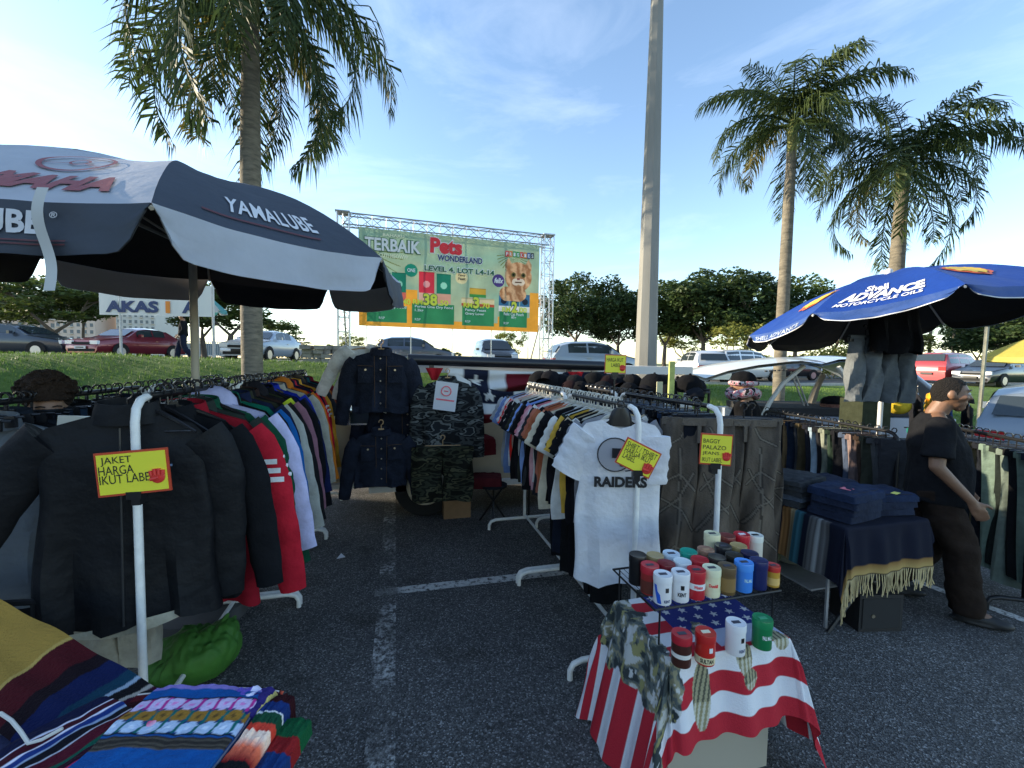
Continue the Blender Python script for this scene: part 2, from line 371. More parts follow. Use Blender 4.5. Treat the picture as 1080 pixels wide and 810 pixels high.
m_leaf_y = leafmat('yellow_leaves', (.12, .15, .03), (.26, .26, .06), .35, .9)
TV = [treemeshes(11, 8, 3.2, 84, 120, .16, top=.42, mleaf=m_leaf_d, mbark=m_bark), treemeshes(12, 8, 3.4, 90, 120, .16, top=.40, mleaf=m_leaf_d, mbark=m_bark, forks=4), treemeshes(13, 8, 3.1, 76, 120, .16, top=.44, mleaf=m_leaf_m, mbark=m_bark, forks=2)]
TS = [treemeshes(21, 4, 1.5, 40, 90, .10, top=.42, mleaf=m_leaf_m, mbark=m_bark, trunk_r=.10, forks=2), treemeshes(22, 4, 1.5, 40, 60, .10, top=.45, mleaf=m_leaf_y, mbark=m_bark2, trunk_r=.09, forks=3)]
def tree(u, d, vtop, var, label, rz=0, wide=1.0, name='shade_tree', group='shade trees along the upper car park', hh=8):
    base = P(u, 380, d); z = plat(base.x) if base.y > 15 else terr(base.x, base.y)
    top = P(u, vtop, d).z; s = (top-z)/hh
    o = empty(name, (base.x, base.y, z), rz); o.scale = (s*wide, s*wide, s)
    link('trunk', var[0], o); link('crown', var[1], o)
    return tag(o, label, 'tree', group)
tree(607, 36, 283, TV[0], 'dark round-crowned tree just right of the billboard tower', 0, .95)
tree(652, 38, 293, TV[1], 'dark tree left of the grey lamp post, lower than its neighbours', 1.2, .9)
tree(700, 37, 290, TV[2], 'dark tree whose forked trunk stands just right of the lamp post', 2.2, 1.0)
tree(742, 35, 276, TV[1], 'tallest dark tree of the row, halfway between lamp post and palm', .5, 1.05)
tree(786, 34, 281, TV[0], 'broad dark tree just left of the slim palm trunk', 3.9, 1.05)
tree(838, 35, 284, TV[2], 'dark tree behind the slim palm trunk and the blue parasol tip', 4.4, .95)
tree(880, 42, 300, TV[1], 'dark tree hidden mostly behind the blue parasol canopy', 5.4, .9)
tree(1062, 30, 312, TV[0], 'big dark tree at the right edge above the yellow canopy', 2.4, 1.3)
tree(1030, 40, 330, TV[2], 'low dark tree behind the red sport utility car', 1.4, 1.1)
tree(64, 22, 286, TS[0], 'small forked tree behind the gap between the dark and maroon sedans', .3, 1.6, 'street_tree', 'small trees beside the road', 4)
tree(88, 24, 268, TV[2], 'forked dark trunk rising behind the maroon sedan bonnet', 5.0, .62, 'street_tree', 'small trees beside the road')
tree(8, 24, 280, TV[0], 'leafy tree at the left edge above the dark sedan', 1.0, .75, 'street_tree', 'small trees beside the road')
tree(216, 24, 300, TS[0], 'thin pale-trunked tree just right of the black parasol pole', 2.0, 1.3, 'street_tree', 'small trees beside the road', 4)
tree(240, 23, 290, TS[0], 'tree with twin pale trunks left of the thick palm', 3.2, 1.4, 'street_tree', 'small trees beside the road', 4)
tree(290, 48, 332, TS[0], 'small bushy tree above the silver sedan roof', 1.2, 1.7, 'street_tree', 'small trees beside the road', 4)
tree(372, 40, 350, TS[1], 'thin tree showing under the billboard near its left tower', .2, 1.2, 'street_tree', 'small trees beside the road', 4)
tree(536, 40, 345, TS[1], 'thin tree showing under the right half of the billboard', 1.9, 1.0, 'street_tree', 'small trees beside the road', 4)
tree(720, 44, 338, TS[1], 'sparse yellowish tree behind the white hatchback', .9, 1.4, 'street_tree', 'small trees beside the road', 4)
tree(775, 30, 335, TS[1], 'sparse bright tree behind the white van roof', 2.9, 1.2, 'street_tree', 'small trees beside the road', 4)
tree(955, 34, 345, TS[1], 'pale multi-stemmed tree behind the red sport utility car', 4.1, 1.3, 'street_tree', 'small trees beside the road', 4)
def bush(u, d, vtop, wd, col, label, n=14, leaf=.12):
    base = P(u, 380, d); z = plat(base.x); top = P(u, vtop, d).z-z; m = MB()
    for k in range(n): leafcloud(m, (rnd(-wd, wd), rnd(-.8, .8), rnd(.2, .75)*top), top*.33, 130, leaf, .8)
    o = m.build('bush', col, smooth=False, loc=(base.x, base.y, z)); return tag(o, label, 'bush', 'bushes at the far side of the car park')
random.seed(31)
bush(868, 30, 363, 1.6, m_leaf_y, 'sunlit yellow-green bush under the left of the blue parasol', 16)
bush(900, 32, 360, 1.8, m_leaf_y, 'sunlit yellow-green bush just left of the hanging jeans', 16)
bush(330, 60, 362, 7, m_leaf_m, 'low hedge of shrubs behind the road, left of the billboard', 30, .25)
bush(430, 60, 366, 7, m_leaf_m, 'low hazy hedge under the billboard', 30, .25)
bush(800, 60, 372, 9, m_leaf_d, 'low dark hedge behind the white van', 30, .25)
bush(200, 60, 362, 7, m_leaf_m, 'low hedge behind the walking man', 30, .25)
# far fence
fe = empty('metal_fence', P(150, 372, 45))
def fencept(u): p = P(u, 372, 45); return Vector((p.x, p.y, plat(p.x)))
a, b = fencept(140), fencept(250); m = MB()
for i in range(60): q = a.lerp(b, i/59)-fe.location; m.box(q+Vector((0, 0, .9)), (.05, .05, 1.8))
m.build('post', M_STEEL, fe); q = (a+b)/2-fe.location
MB().box(q+Vector((0, 0, 1.7)), ((b-a).length, .06, .08), math.atan2((b-a).y, (b-a).x)).box(q+Vector((0, 0, .3)), ((b-a).length, .06, .08), math.atan2((b-a).y, (b-a).x)).build('rail', M_STEEL, fe)
MB().box(q+Vector((0, .08, .9)), ((b-a).length, .02, 1.3), math.atan2((b-a).y, (b-a).x)).build('mesh_panel', mat('blue_grey_mesh', (.22, .28, .32), .8), fe)
tag(fe, 'low blue-grey mesh fence beyond the walking man', 'fence')
# palms
m_frond = leafmat('palm_frond', (.022, .045, .014), (.065, .090, .022), .3, .8)
m_frond_y = leafmat('palm_frond_gold', (.11, .11, .025), (.24, .19, .05), .4, .8)
m_frond_b = leafmat('palm_frond_dead', (.13, .09, .05), (.26, .18, .10), .2, .8)
m_ptrunk = rampmat('palm_trunk', [(.3, (.10, .09, .07)), (.7, (.23, .20, .15))], scale=5, stretch=(1, 1, 4), bump=.6, bscale=14)
m_shaft = rampmat('palm_crownshaft', [(.3, (.12, .14, .05)), (.7, (.22, .20, .07))], scale=3, stretch=(1, 1, .3))
def frond_mesh(seed, L, droop, rise):
    random.seed(seed); m = MB(); N = 22; pts = []
    an = rise; p = Vector((0, 0, 0)); st = L/N
    for i in range(N+1):
        pts.append(p.copy()); an -= droop/N*(1+.9*i/N); p = p+Vector((math.cos(an), 0, math.sin(an)))*st
    m.tube(pts, [max(.006, .035*(1-i/N)) for i in range(N+1)], 5)
    K = 76
    for k in range(K):
        t = .12+.88*k/K; i = min(N-1, int(t*N)); q = pts[i].lerp(pts[i+1], t*N-i); tg = (pts[i+1]-pts[i]).normalized()
        l = L*.25*math.sin(math.pi*min(1, t*.82+.14))**.6*rnd(.7, 1.2)+.05
        for sd in (-1, 1):
            out = Vector((0, sd, 0)); up = out.cross(tg)*(-sd)
            d = (out*rnd(.4, .95)+tg*rnd(.3, .8)-Vector((0, 0, 1))*rnd(.05, .75)+up*rnd(-.25, .4)).normalized()
            m1 = q+d*l*.5; e = q+(d-Vector((0, 0, rnd(.25, .8)))).normalized()*l*.98
            wv = tg*.022+Vector((0, 0, rnd(-.012, .012)))
            m.add([q-wv*.5, q+wv*.5, m1+wv, m1-wv, e], [(0, 1, 2, 3), (3, 2, 4)])
    return m.mesh('frond', m_frond, smooth=False)
FR = [[frond_mesh(s*7+k, 1.0*3.0, dr, ri) for k in range(2)] for s, (dr, ri) in enumerate([(.9, 1.2), (1.25, .85), (1.55, .45), (1.75, .05), (1.2, -.55)])]
def palm(u, d, vbase, vcrown, r, label, scale=1.0, n=15, seed=0, lean=(0, 0), spec=None, gold=(), lv=(.22, .45, .75, 1.1)):
    random.seed(seed); base = P(u, vbase, d); z = terr(base.x, base.y) if base.y < 15 else plat(base.x)
    H = P(u, vcrown, d).z-z; o = empty('palm_tree', (base.x, base.y, z))
    top = Vector((lean[0], lean[1], H)); pts = [Vector((lean[0]*t*t, lean[1]*t*t, H*t-.1*(t == 0))) for t in [i/14 for i in range(15)]]
    rr = [r*(1.35 if i == 0 else 1.0+.12*math.sin(i/14*3.1)-.25*i/14) for i in range(15)]
    m = MB(); m.tube(pts, rr, 14); m.build('trunk', m_ptrunk, o)
    MB().tube([top-Vector((0, 0, .15)), top+Vector((0, 0, .35)), top+Vector((0, 0, .9*scale))], [r*.8, r*.85, r*.25], 12).build('crownshaft', m_shaft, o)
    hub = top+Vector((0, 0, .75*scale))
    for k in range(n):
        lev = k/n; s = sum(lev >= q_ for q_ in lv)
        az = k*2.39996+rnd(-.25, .25)
        f = link('frond', FR[s][k % 2], o, m_frond_y if k in gold else None, hub-Vector((0, 0, .06*s)), (rnd(-.2, .2), rnd(-.15, .1), az)); f.scale = [scale*rnd(.88, 1.1)*(.72 if s == 0 else 1)]*3
    return tag(o, label, 'palm tree', 'tall palms on the grass bank')
palm(266, 8.6, 384, 34, .19, 'thick palm behind the black parasol with long hanging fronds', 1.30, 26, 5, (.08, 0), gold=(16, 22), lv=(.10, .22, .38, .6))
palm(822, 10.5, 395, 160, .135, 'slimmer palm left of the pair, its trunk rising over the blue parasol tip', .82, 25, 12, (.05, 0), gold=(19,), lv=(.25, .5, .8, 2))
pp = palm(938, 10.5, 395, 200, .165, 'palm behind the blue parasol with brown dead frond on its trunk', .86, 25, 19, (.05, 0), gold=(19,), lv=(.2, .42, .68, .92))
f = link('dead_frond', FR[3][0], pp, m_frond_b, (0, 0, P(938, 225, 10.5).z-pp.location.z), (0, 1.15, R(200))); f.scale = (.45, .45, .45)
for u, d, vt, lb in ((980, 33, 330, 'small pale palm behind the red car, left of the thin pole'), (1005, 36, 338, 'small pale palm behind the red car, nearer the thin pole'), (318, 55, 358, 'tiny far palm beyond the road left of the billboard')):
    base = P(u, 372, d); z = plat(base.x); o = empty('palm_tree', (base.x, base.y, z)); H = P(u, vt, d).z-z-.6
    MB().tube([(0, 0, 0), (0, 0, H)], [.13, .09], 8).build('trunk', m_ptrunk, o)
    for k in range(11):
        f = link('frond', FR[(k % 3)+1][k % 2], o, None, (0, 0, H), (0, 0, k*2.4)); f.scale = (.5, .5, .5)
    tag(o, lb, 'palm tree', 'small far palms')
# lamp post (eight-sided tapering concrete pole)
lp = G(681, 400, .62); lp = P(681, 385, 8.2); zb = terr(lp.x, lp.y)
o = empty('lamp_post', (lp.x, lp.y, zb)); rings = []
for z, r in ((-.2, .23), (9, .105)): rings.append([Vector((r*math.cos(R(22+45*k)), r*math.sin(R(22+45*k)), z)) for k in range(8)])
MB().loft(rings).build('pole', rampmat('concrete_pole', [(.3, (.20, .20, .18)), (.7, (.28, .275, .25))], scale=3, stretch=(1, 1, .15), bump=.15, bscale=60), o, smooth=False)
MB().box((0, 0, 9.1), (1.6, .18, .1)).build('lamp_arm', M_STEEL, o); MB().box((-.9, 0, 9.1), (.6, .3, .12)).box((.9, 0, 9.1), (.6, .3, .12)).build('lamp_head', M_STEEL, o)
MB().box((0, 0, .06), (.7, .7, .12)).build('base_plate', mk, o)
tag(o, 'tall eight-sided grey lamp post tapering up through the middle of the sky', 'lamp post')
# ---------------------------------------------------------------- cars
m_glass = mat('car_glass', (.03, .04, .045), .06, spec=.8); m_tyre = mat('tyre_rubber', (.012, .012, .012), .85); m_rim = mat('alloy_rim', (.5, .5, .52), .3, metal=.8)
m_hl = mat('headlight_lens', (.75, .78, .8), .1); m_tl = mat('tail_light', (.45, .02, .02), .2); m_plate = mat('number_plate', (.75, .75, .72), .5); m_pblk = mat('plate_black', (.01, .01, .01), .5)
KIND = {
 'sedan': dict(L=4.4, W=1.72, prof=[(-2.2, .55, .55), (-2.12, .78, .78), (-1.2, .93, .93), (-1.05, .95, .96), (-.35, .96, 1.36), (.1, .97, 1.43), (.7, .98, 1.42), (1.1, 1.0, 1.33), (1.62, 1.0, 1.03), (2.1, .98, .98), (2.2, .70, .70)]),
 'suv': dict(L=4.6, W=1.82, prof=[(-2.3, .6, .6), (-2.2, .92, .92), (-1.35, 1.05, 1.05), (-1.2, 1.08, 1.1), (-.55, 1.08, 1.66), (0, 1.08, 1.75), (1.2, 1.08, 1.75), (1.9, 1.08, 1.68), (2.15, 1.06, 1.2), (2.28, .98, 1.0), (2.3, .7, .7)]),
 'hatch': dict(L=3.7, W=1.62, prof=[(-1.85, .5, .5), (-1.78, .8, .8), (-1.1, .95, .95), (-.95, .98, .99), (-.3, .98, 1.42), (.2, .98, 1.5), (1.1, .98, 1.47), (1.5, .98, 1.36), (1.75, .98, 1.0), (1.83, .85, .86), (1.85, .6, .6)]),
}
def car(kind, col, loc, rz, label, plate=None, group='cars parked in the upper car park', zs=1.0):
    K = KIND[kind]; W = K['W']/2; o = empty('parked_car', loc, rz); pr = K['prof']; zlow = .24
    paint = mat('car_paint_'+'_'.join('%.2f' % x for x in lin(col)), col, .28, metal=.25, coat=.6)
    def sta(x):
        for i in range(len(pr)-1):
            if pr[i][0] <= x <= pr[i+1][0]:
                t = (x-pr[i][0])/(pr[i+1][0]-pr[i][0]); return lerp(pr[i][1], pr[i+1][1], t), lerp(pr[i][2], pr[i+1][2], t)
        return pr[-1][1:] if x > 0 else pr[0][1:]
    def hw(x): return W*(1-.16*(abs(x)/(K['L']/2))**4)
    xs = sorted(set([p[0] for p in pr]+[pr[0][0]+i*K['L']/26 for i in range(27)])); rings = []
    def ring(x):
        zb_, zr = sta(x); h = hw(x); rw = h*(1-.28*min(1, (zr-zb_)/.5)); r = []
        half = [(h*.86, zlow), (h*.97, zlow+.12), (h, (zlow+zb_)/2), (h*.985, zb_-.06), (h*.93, zb_), (lerp(h*.93, rw, .55), lerp(zb_, zr, .6)), (rw, max(zb_, zr-.05)), (rw*.55, zr+.012*(zr > zb_))]
        return [Vector((x, -y, z)) for y, z in half]+[Vector((x, y, z)) for y, z in reversed(half)]
    MB().loft([ring(x) for x in xs]).build('body', paint, o)
    # glass patches
    def sidept(x, t, s): zb_, zr = sta(x); h = hw(x); rw = h*(1-.28*min(1, (zr-zb_)/.5)); return Vector((x, s*(lerp(h*.93, rw, t)+.008), lerp(zb_, zr, t)))
    cab = [p[0] for p in pr if p[2]-p[1] > .25]; xa, xb = cab[0], cab[-1]
    wins = [(xa-.18, lerp(xa, xb, .42)), (lerp(xa, xb, .46), lerp(xa, xb, .86))]
    if kind == 'suv': wins = [(xa-.2, xa+.55), (xa+.62, xa+1.5), (xa+1.6, xb-.05)]
    for s in (-1, 1):
        for x0, x1 in wins:
            g = MB(); g.grid(lambda a, b: sidept(lerp(x0, x1, a), .12+.72*b if sta(lerp(x0, x1, a))[1]-sta(lerp(x0, x1, a))[0] > .3 else .12+.55*b, s), 6, 2).build('side_window', m_glass, o)
    ws = [p for p in pr if p[0] <= xa][-2:]; i0 = [p[0] for p in pr].index(xa); a0, a1 = pr[i0-1], pr[i0]
    def endglass(p, q, sgn, nm):
        def fn(a, b):
            t = .12+.78*b; x = lerp(p[0], q[0], t); z = lerp(p[2], q[2], t); zb_, zr = sta(x); h = hw(x); y = lerp(h*.80, h*.66, t)*(2*a-1)
            return Vector((x+sgn*.02, y, z+.022))
        MB().grid(fn, 6, 3).build(nm, m_glass, o)
    endglass(a0, a1, -1, 'windscreen')
    j = [p[0] for p in pr].index(xb); endglass(pr[j+1], pr[j], 1, 'rear_window')
    for wx in (-K['L']*.30, K['L']*.29):
        for s in (-1, 1):
            y = s*(W-.10); t = empty('wheel', (wx, y, .31)); t.parent = o
            MB().tube([(0, -.1, 0), (0, .1, 0)], .31, 20, up=(0, 0, 1)).build('tyre', m_tyre, t); MB().tube([(0, s*.03, 0), (0, s*.112, 0)], .2, 14, up=(0, 0, 1)).build('rim', m_rim, t)
            MB().grid(lambda a, b: Vector((wx+(.31+.07*b)*math.cos(math.pi*a), s*(W+.004), .31+(.31+.07*b)*math.sin(math.pi*a))), 14, 1).build('wheel_arch', m_tyre, o)
    fx = -K['L']/2; zf = pr[1][1]
    for s in (-1, 1):
        MB().box((fx+.05, s*W*.66, zf-.1), (.12, .34, .15)).build('headlight', m_hl, o); MB().box((-fx-.05, s*W*.68, pr[-2][1]-.12), (.12, .3, .2)).build('tail_light', m_tl, o)
        MB().box((xa-.1, s*(W+.06), pr[3][1]+.1), (.1, .16, .12)).build('wing_mirror', paint, o)
        for dx in (xa+.75, ): MB().box((dx, s*(W+.004), pr[3][1]-.13), (.16, .02, .03)).build('door_handle', paint, o)
    MB().box((fx-.005, 0, zf-.14), (.06, .8, .1)).box((fx+.02, 0, .36), (.08, 1.2, .12)).build('grille', m_tyre, o)
    pl = MB().box((fx-.05, 0, .47), (.03, .5, .12)).build('number_plate', m_plate if plate else m_pblk, o)
    if plate: MB().box((fx-.068, .0, .47), (.004, .36, .045)).build('plate_mark', m_pblk, pl)
    MB().box((-fx+.04, 0, .6), (.03, .5, .12)).build('number_plate', m_pblk, o)
    o.scale = (1, 1, zs)
    return tag(o, label, 'car', group)
def cpos(u, v, d): p = P(u, v, d); return (p.x, p.y, plat(p.x))
car('sedan', (.045, .055, .07), cpos(22, 376, 18.5), R(172), 'dark blue-grey sedan at the far left of the upper car park', group='cars in the upper car park')
car('sedan', (.20, .018, .03), cpos(140, 377, 20), R(70), 'maroon sedan with its bonnet turned to the stalls', 'SJS 8724')
car('sedan', (.42, .47, .52), cpos(280, 380, 20), R(78), 'silver-blue sedan parked behind the thick palm trunk')
car('suv', (.75, .75, .74), cpos(783, 390, 24.5), R(184), 'large white people carrier right of the lamp post')
car('hatch', (.62, .63, .63), cpos(738, 391, 20), R(-110), 'white hatchback showing its tailgate beside the white people carrier')
car('suv', (.36, .05, .055), cpos(1000, 402, 24), R(188), 'red sport utility car behind the thin pole, right side')
car('sedan', (.02, .025, .035), cpos(1050, 404, 22), R(4), 'black sedan nose to tail with the red car')
car('sedan', (.02, .02, .022), cpos(828, 388, 27), R(182), 'black sedan half hidden by the blue parasol')
car('hatch', (.3, .34, .38), cpos(625, 384, 17), R(176), 'grey-blue hatchback seen over the cap rail beside the lamp post')
car('suv', (.045, .05, .06), cpos(520, 381, 23), R(90), 'dark off-road car under the right half of the billboard')
car('hatch', (.09, .11, .15), cpos(438, 380, 21), R(176), 'navy hatchback under the left half of the billboard')
car('sedan', (.5, .52, .55), cpos(968, 397, 27), R(186), 'white sedan partly behind the hanging grey jeans')
car('hatch', (.20, .24, .28), (P(1120, 430, 6.9).x, P(1120, 430, 6.9).y, 0), R(200), 'grey hatchback with a pale windscreen at the right edge', group='cars by the stalls')
# stone heap at the kerb
random.seed(5); m = MB(); p0 = P(352, 382, 12); z = terr(p0.x, p0.y)
for j in range(5):
    for i in range(6-j//2): m.box((rnd(-.03, .03)+(i-2.5)*.26, rnd(-.1, .1), .06+j*.12), (.25, .4, .11), rnd(-.2, .2))
tag(m.build('stone_stack', mat('grey_stone', (.25, .23, .2), .9, var=.4, vscale=5), smooth=False, loc=(p0.x, p0.y, z)), 'low stack of flat grey stones at the foot of the billboard tower', 'stones')
# ---------------------------------------------------------------- billboard on a truss
TL, TR = P(378, 240, 13.0), P(569, 258, 14.8); BL, BR = P(379, 343, 13.0), P(568, 350, 14.8)
ux = Vector((TR.x-TL.x, TR.y-TL.y, 0)); BW = ux.length; ux.normalize(); uz = Vector((0, 0, 1)); un = Vector((ux.y, -ux.x, 0))
zt = (TL.z+TR.z)/2; zbm = (BL.z+BR.z)/2; BH = zt-zbm; og = Vector((TL.x, TL.y, zbm))
bb = empty('billboard', (og.x, og.y, 0))
def bp(x, y, o=0.0): return Vector((og.x, og.y, 0))*0 + ux*(x*BW) + uz*(zbm+y*BH) + un*o
SG = lin('#b3bf9c'); SG2 = lin('#94b8a2'); OR = lin('#f4a83c'); GR = lin('#35865a'); YE = lin('#f4e24a')
def fbm(x, y, s=0): return mnoise.fractal(Vector((x, y, s)), 1.0, 2.0, 4)
def bpaint(x, y):
    c = Vector(SG).lerp(Vector(SG2), min(1, max(0, .5+.8*fbm(x*3, y*3)))); X = x*2.05
    if y < .085: c = Vector(OR)
    for x0, x1 in ((.0, .285), (.295, .53), (.53, .78), (.78, 1.0)):
        pass
    if (x < .30 and y < .40) or (x > .945 and y < .45) or (.5 > x > .0 and y < .12) or (x > .75 and y < .16): c = Vector(OR)
    # palm leaf lines
    for cx, cy, sg in ((.03, .80, 1), (.84, .86, -1)):
        dx, dy = x-cx, y-cy; r = math.hypot(dx, dy*.5)
        if .02 < r < (.2 if sg > 0 else .10) and dy < 0:
            an = math.atan2(-dy*.5, dx*1.0); 
            if (an*5.2 + r*4) % 1.0 < .42*(1-r/.24): c = Vector(lin('#6f7a3e'))
    # green price panels
    for x0, x1, y1 in ((.04, .245, .22), (.27, .50, .26), (.545, .73, .26), (.76, .93, .24)):
        if x0 < x < x1 and .045 < y < y1: c = Vector(GR)
    # packs
    def pk(x0, x1, y0, y1, col, band=None, disc=None):
        nonlocal c
        if x0 < x < x1 and y0 < y < y1:
            c = Vector(lin(col))
            if band and y < y0+(y1-y0)*.32: c = Vector(lin(band))
            if disc and math.hypot(x-(x0+x1)/2, (y-(y0*.4+y1*.6))*.5) < .018: c = Vector(lin(disc))
            if abs(y-y1) < .012: c = c*.7
    pk(.305, .39, .27, .60, '#d8394a', '#e9b7a0', '#f0a0a0'); pk(.40, .48, .27, .59, '#1f7a64', '#d6a08c', '#8fd0b8'); pk(.165, .24, .27, .57, '#1f7a64', '#d0685a', '#8fd0b8'); pk(.12, .16, .27, .56, '#2a8a70')
    pk(.585, .68, .36, .46, '#c9a13e', '#3f8f4a'); pk(.54, .73, .26, .35, '#d9c9a0', '#b5533c')
    for q in range(3): pk(.755+.065*q, .815+.065*q, .22, .42, '#3c6f96', '#e6e6e6', '#222a3a')
    # round badges
    for bx, by, br, col in ((.265, .60, .034, '#1f8a72'), (.54, .565, .035, '#e8d9a8'), (.752, .56, .036, '#4a3a7a')):
        if math.hypot(x-bx, (y-by)*.5) < br: c = Vector(lin(col))
    # tabby kitten head
    dx, dy = (x-.872)/.082, (y-.62)/.165
    e = dx*dx+dy*dy; ear = (abs(abs(dx)-.72) < .26 and .45 < dy < 1.25-1.6*abs(abs(dx)-.75))
    if e < 1 or ear or (abs(dx+.4) < 1.0 and -1.7 < dy < -.7 and (dx+.4)**2+((dy+1.2)/.6)**2 < 1):
        st = math.sin(dx*9+3*fbm(dx*2, dy*2, 4)+dy*4)
        c = Vector(lin('#d8ac84')).lerp(Vector(lin('#a06e4a')), .5+.5*st)
        if (abs(dx)-.20)**2/.07+(dy+.36)**2/.055 < 1: c = Vector(lin('#e6d2bc'))
        if math.hypot(dx-.36, dy-.12) < .17 or math.hypot(dx+.36, dy-.12) < .17: c = Vector(lin('#5c5a30'))
        if math.hypot(dx-.36, dy-.12) < .09 or math.hypot(dx+.36, dy-.12) < .09: c = Vector((.01, .01, .01))
        if abs(dx) < .10 and abs(dy+.16) < .07: c = Vector(lin('#9a5a50'))
        if abs(abs(dx)-.12) < .12 and abs(dy+.38) < .03: c = Vector(lin('#5a3a2a'))
    return c*(.93+.1*fbm(x*20, y*10, 2))
def vinyl_mat():
    m = paintmat('printed_vinyl', .55, 0.0); t = m.node_tree; b = t.nodes['Principled BSDF']; a = [n for n in t.nodes if n.type == 'ATTRIBUTE'][0]
    tn = t.nodes.new('ShaderNodeBsdfTranslucent'); ms = t.nodes.new('ShaderNodeMixShader'); ms.inputs[0].default_value = .22
    t.links.new(a.outputs['Color'], tn.inputs[0]); t.links.new(b.outputs[0], ms.inputs[1]); t.links.new(tn.outputs[0], ms.inputs[2]); t.links.new(ms.outputs[0], t.nodes['Material Output'].inputs[0]); return m
mbn = MB(); mbn.grid(lambda a, b: bp(a, b, .02*math.sin(a*40)*math.sin(b*9)+.02*math.sin(b*3.1)), 420, 210, bpaint)
mbn.build('banner', vinyl_mat(), bb)
def otext(s, x0, y0, x1, y1, m, m2, bold, g=.045):
    text(s, m2, bb, lambda a, b: bp(lerp(x0-.003, x1+.003, a), lerp(y0-.008, y1+.008, b), .045), bold=bold+g)
    text(s, m, bb, lambda a, b: bp(lerp(x0, x1, a), lerp(y0, y1, b), .06), bold=bold)
def btext(s, x0, y0, x1, y1, m, bold=.03, shear=0, dy=0.0):
    o = og; text(s, m, bb, lambda a, b: bp(lerp(x0, x1, a), lerp(y0, y1, b)+dy*a, .055), bold=bold, shear=shear)
t_cr = mat('ink_cream', '#f3e6b0', .6); t_red = mat('ink_red', '#d8202c', .6); t_nav = mat('ink_navy', '#24365e', .6); t_grn = mat('ink_green', '#2a5c3a', .6); t_yel = mat('ink_yellow', '#f2e23c', .6); t_wht = mat('ink_white', '#f4f4ee', .6)
t_blk = mat('ink_black', (.01, .01, .012), .6); t_org = mat('ink_orange', '#e07a28', .6)
otext('TERBAIK', .03, .775, .315, .905, mat('ink_pale_cream', '#fff8dc', .6), t_grn, .03); btext('BAHARU', .12, .925, .23, .955, t_cr); btext('CUTI MEOWW', .10, .71, .25, .75, t_cr)
otext('Pets', .365, .80, .54, .965, t_red, t_wht, .05); otext('WONDERLAND', .405, .725, .655, .79, t_nav, t_wht, .03, .06); otext('LEVEL 4, LOT L4-14', .335, .60, .725, .665, t_grn, t_wht, .03, .06)
btext('ONE', .245, .58, .287, .62, t_wht, .03); btext('Fancy', .52, .57, .56, .60, t_blk); btext('Feast', .52, .535, .56, .565, t_blk); btext('felix', .725, .53, .78, .59, t_wht, .04, .3)
for i, (ch, cc) in enumerate(zip('FRISKIES', ['#c8302c', '#d07028', '#2c8a4a', '#2c8a4a', '#c8302c', '#d07028', '#3a4a8a', '#303030'])):
    MB().add([bp(.79+.022*i, .835, .05), bp(.81+.022*i, .835, .05), bp(.81+.022*i, .90, .05), bp(.79+.022*i, .90, .05)], [(0, 1, 2, 3)]).build('letter_tile', mat('tile_'+cc, cc, .6), bb)
    btext(ch, .794+.022*i, .845, .806+.022*i, .885, t_wht, .03)
for rm, num, dec, x0, y0 in (('RM', '38', '.50', .275, .245), ('RM', '3', '.70', .55, .24), ('RM', '2', '.00', .775, .215)):
    w2 = .075 if num == '38' else .035
    btext(rm, x0, y0, x0+.05, y0+.055, t_yel, .03); otext(num, x0+.055, y0-.005, x0+.055+w2, y0+.12, t_yel, t_grn, .04); btext(dec, x0+.06+w2, y0, x0+.115+w2, y0+.06, t_yel, .03)
btext('.40', .215, .235, .262, .30, t_yel, .04)
for s, x0, x1, y in (('Dry Food', .15, .24, .185), ('Purina One Dry Food', .285, .49, .205), ('1.2kg', .285, .33, .165), ('Fancy Feast', .56, .68, .195), ('Gravy Lover', .56, .67, .155), ('Felix Cat Pouch', .785, .905, .175), ('85g', .83, .86, .135)):
    btext(s, x0, y, x1, y+.035, t_wht, .02)
for x0, x1 in ((.10, .13), (.285, .315), (.56, .59), (.785, .815)): btext('RSP', x0, .075, x1, .10, t_wht, .0)
# truss
tm = mat('truss_aluminium', (.52, .53, .54), .35, metal=.7)
def truss(p, q, s=.34, step=.42, r=.022, up=Vector((0, 0, 1))):
    d = (q-p); L = d.length; d.normalize(); x = d.cross(up)
    if x.length < .1: x = d.cross(ux)
    x.normalize(); y = x.cross(d); m = MB(); c = [x*s/2+y*s/2, -x*s/2+y*s/2, -x*s/2-y*s/2, x*s/2-y*s/2]
    for k in c: m.tube([p+k, q+k], r, 6)
    n = max(1, int(L/step))
    for i in range(n):
        a0, a1 = p+d*(L*i/n), p+d*(L*(i+1)/n)
        for j in range(4):
            m.tube([a0+c[j], a1+c[(j+1) % 4]] if (i+j) % 2 else [a1+c[j], a0+c[(j+1) % 4]], r*.5, 4); m.tube([a0+c[j], a0+c[(j+1) % 4]], r*.5, 4)
    return m
ox = -.075; top = 1.075; g0 = terr(og.x, og.y); tz = lambda z: Vector((0, 0, z))
lz = plat(og.x)+0.0
p1 = bp(ox, top, -.2); p2 = bp(1.065, top, -.2)
for pp_ in (p1, p2): truss(Vector((pp_.x, pp_.y, lz-.2)), pp_+Vector((0, 0, .17))).build('truss_tower', tm, bb); MB().box((pp_.x, pp_.y, pp_.z+.2), (.42, .42, .04)).build('tower_cap', tm, bb)
truss(p1, p2).build('truss_top_beam', tm, bb); a = Vector((p1.x, p1.y, lz+.25)); b = Vector((p2.x, p2.y, lz+.25)); truss(a, b, .3, .6, .018).build('truss_bottom_beam', tm, bb)
for k in range(5):
    q = p1.lerp(p2, (k+.5)/5); MB().tube([Vector((q.x, q.y, lz)), Vector((q.x, q.y, p1.z))], .018, 6).build('brace', tm, bb)
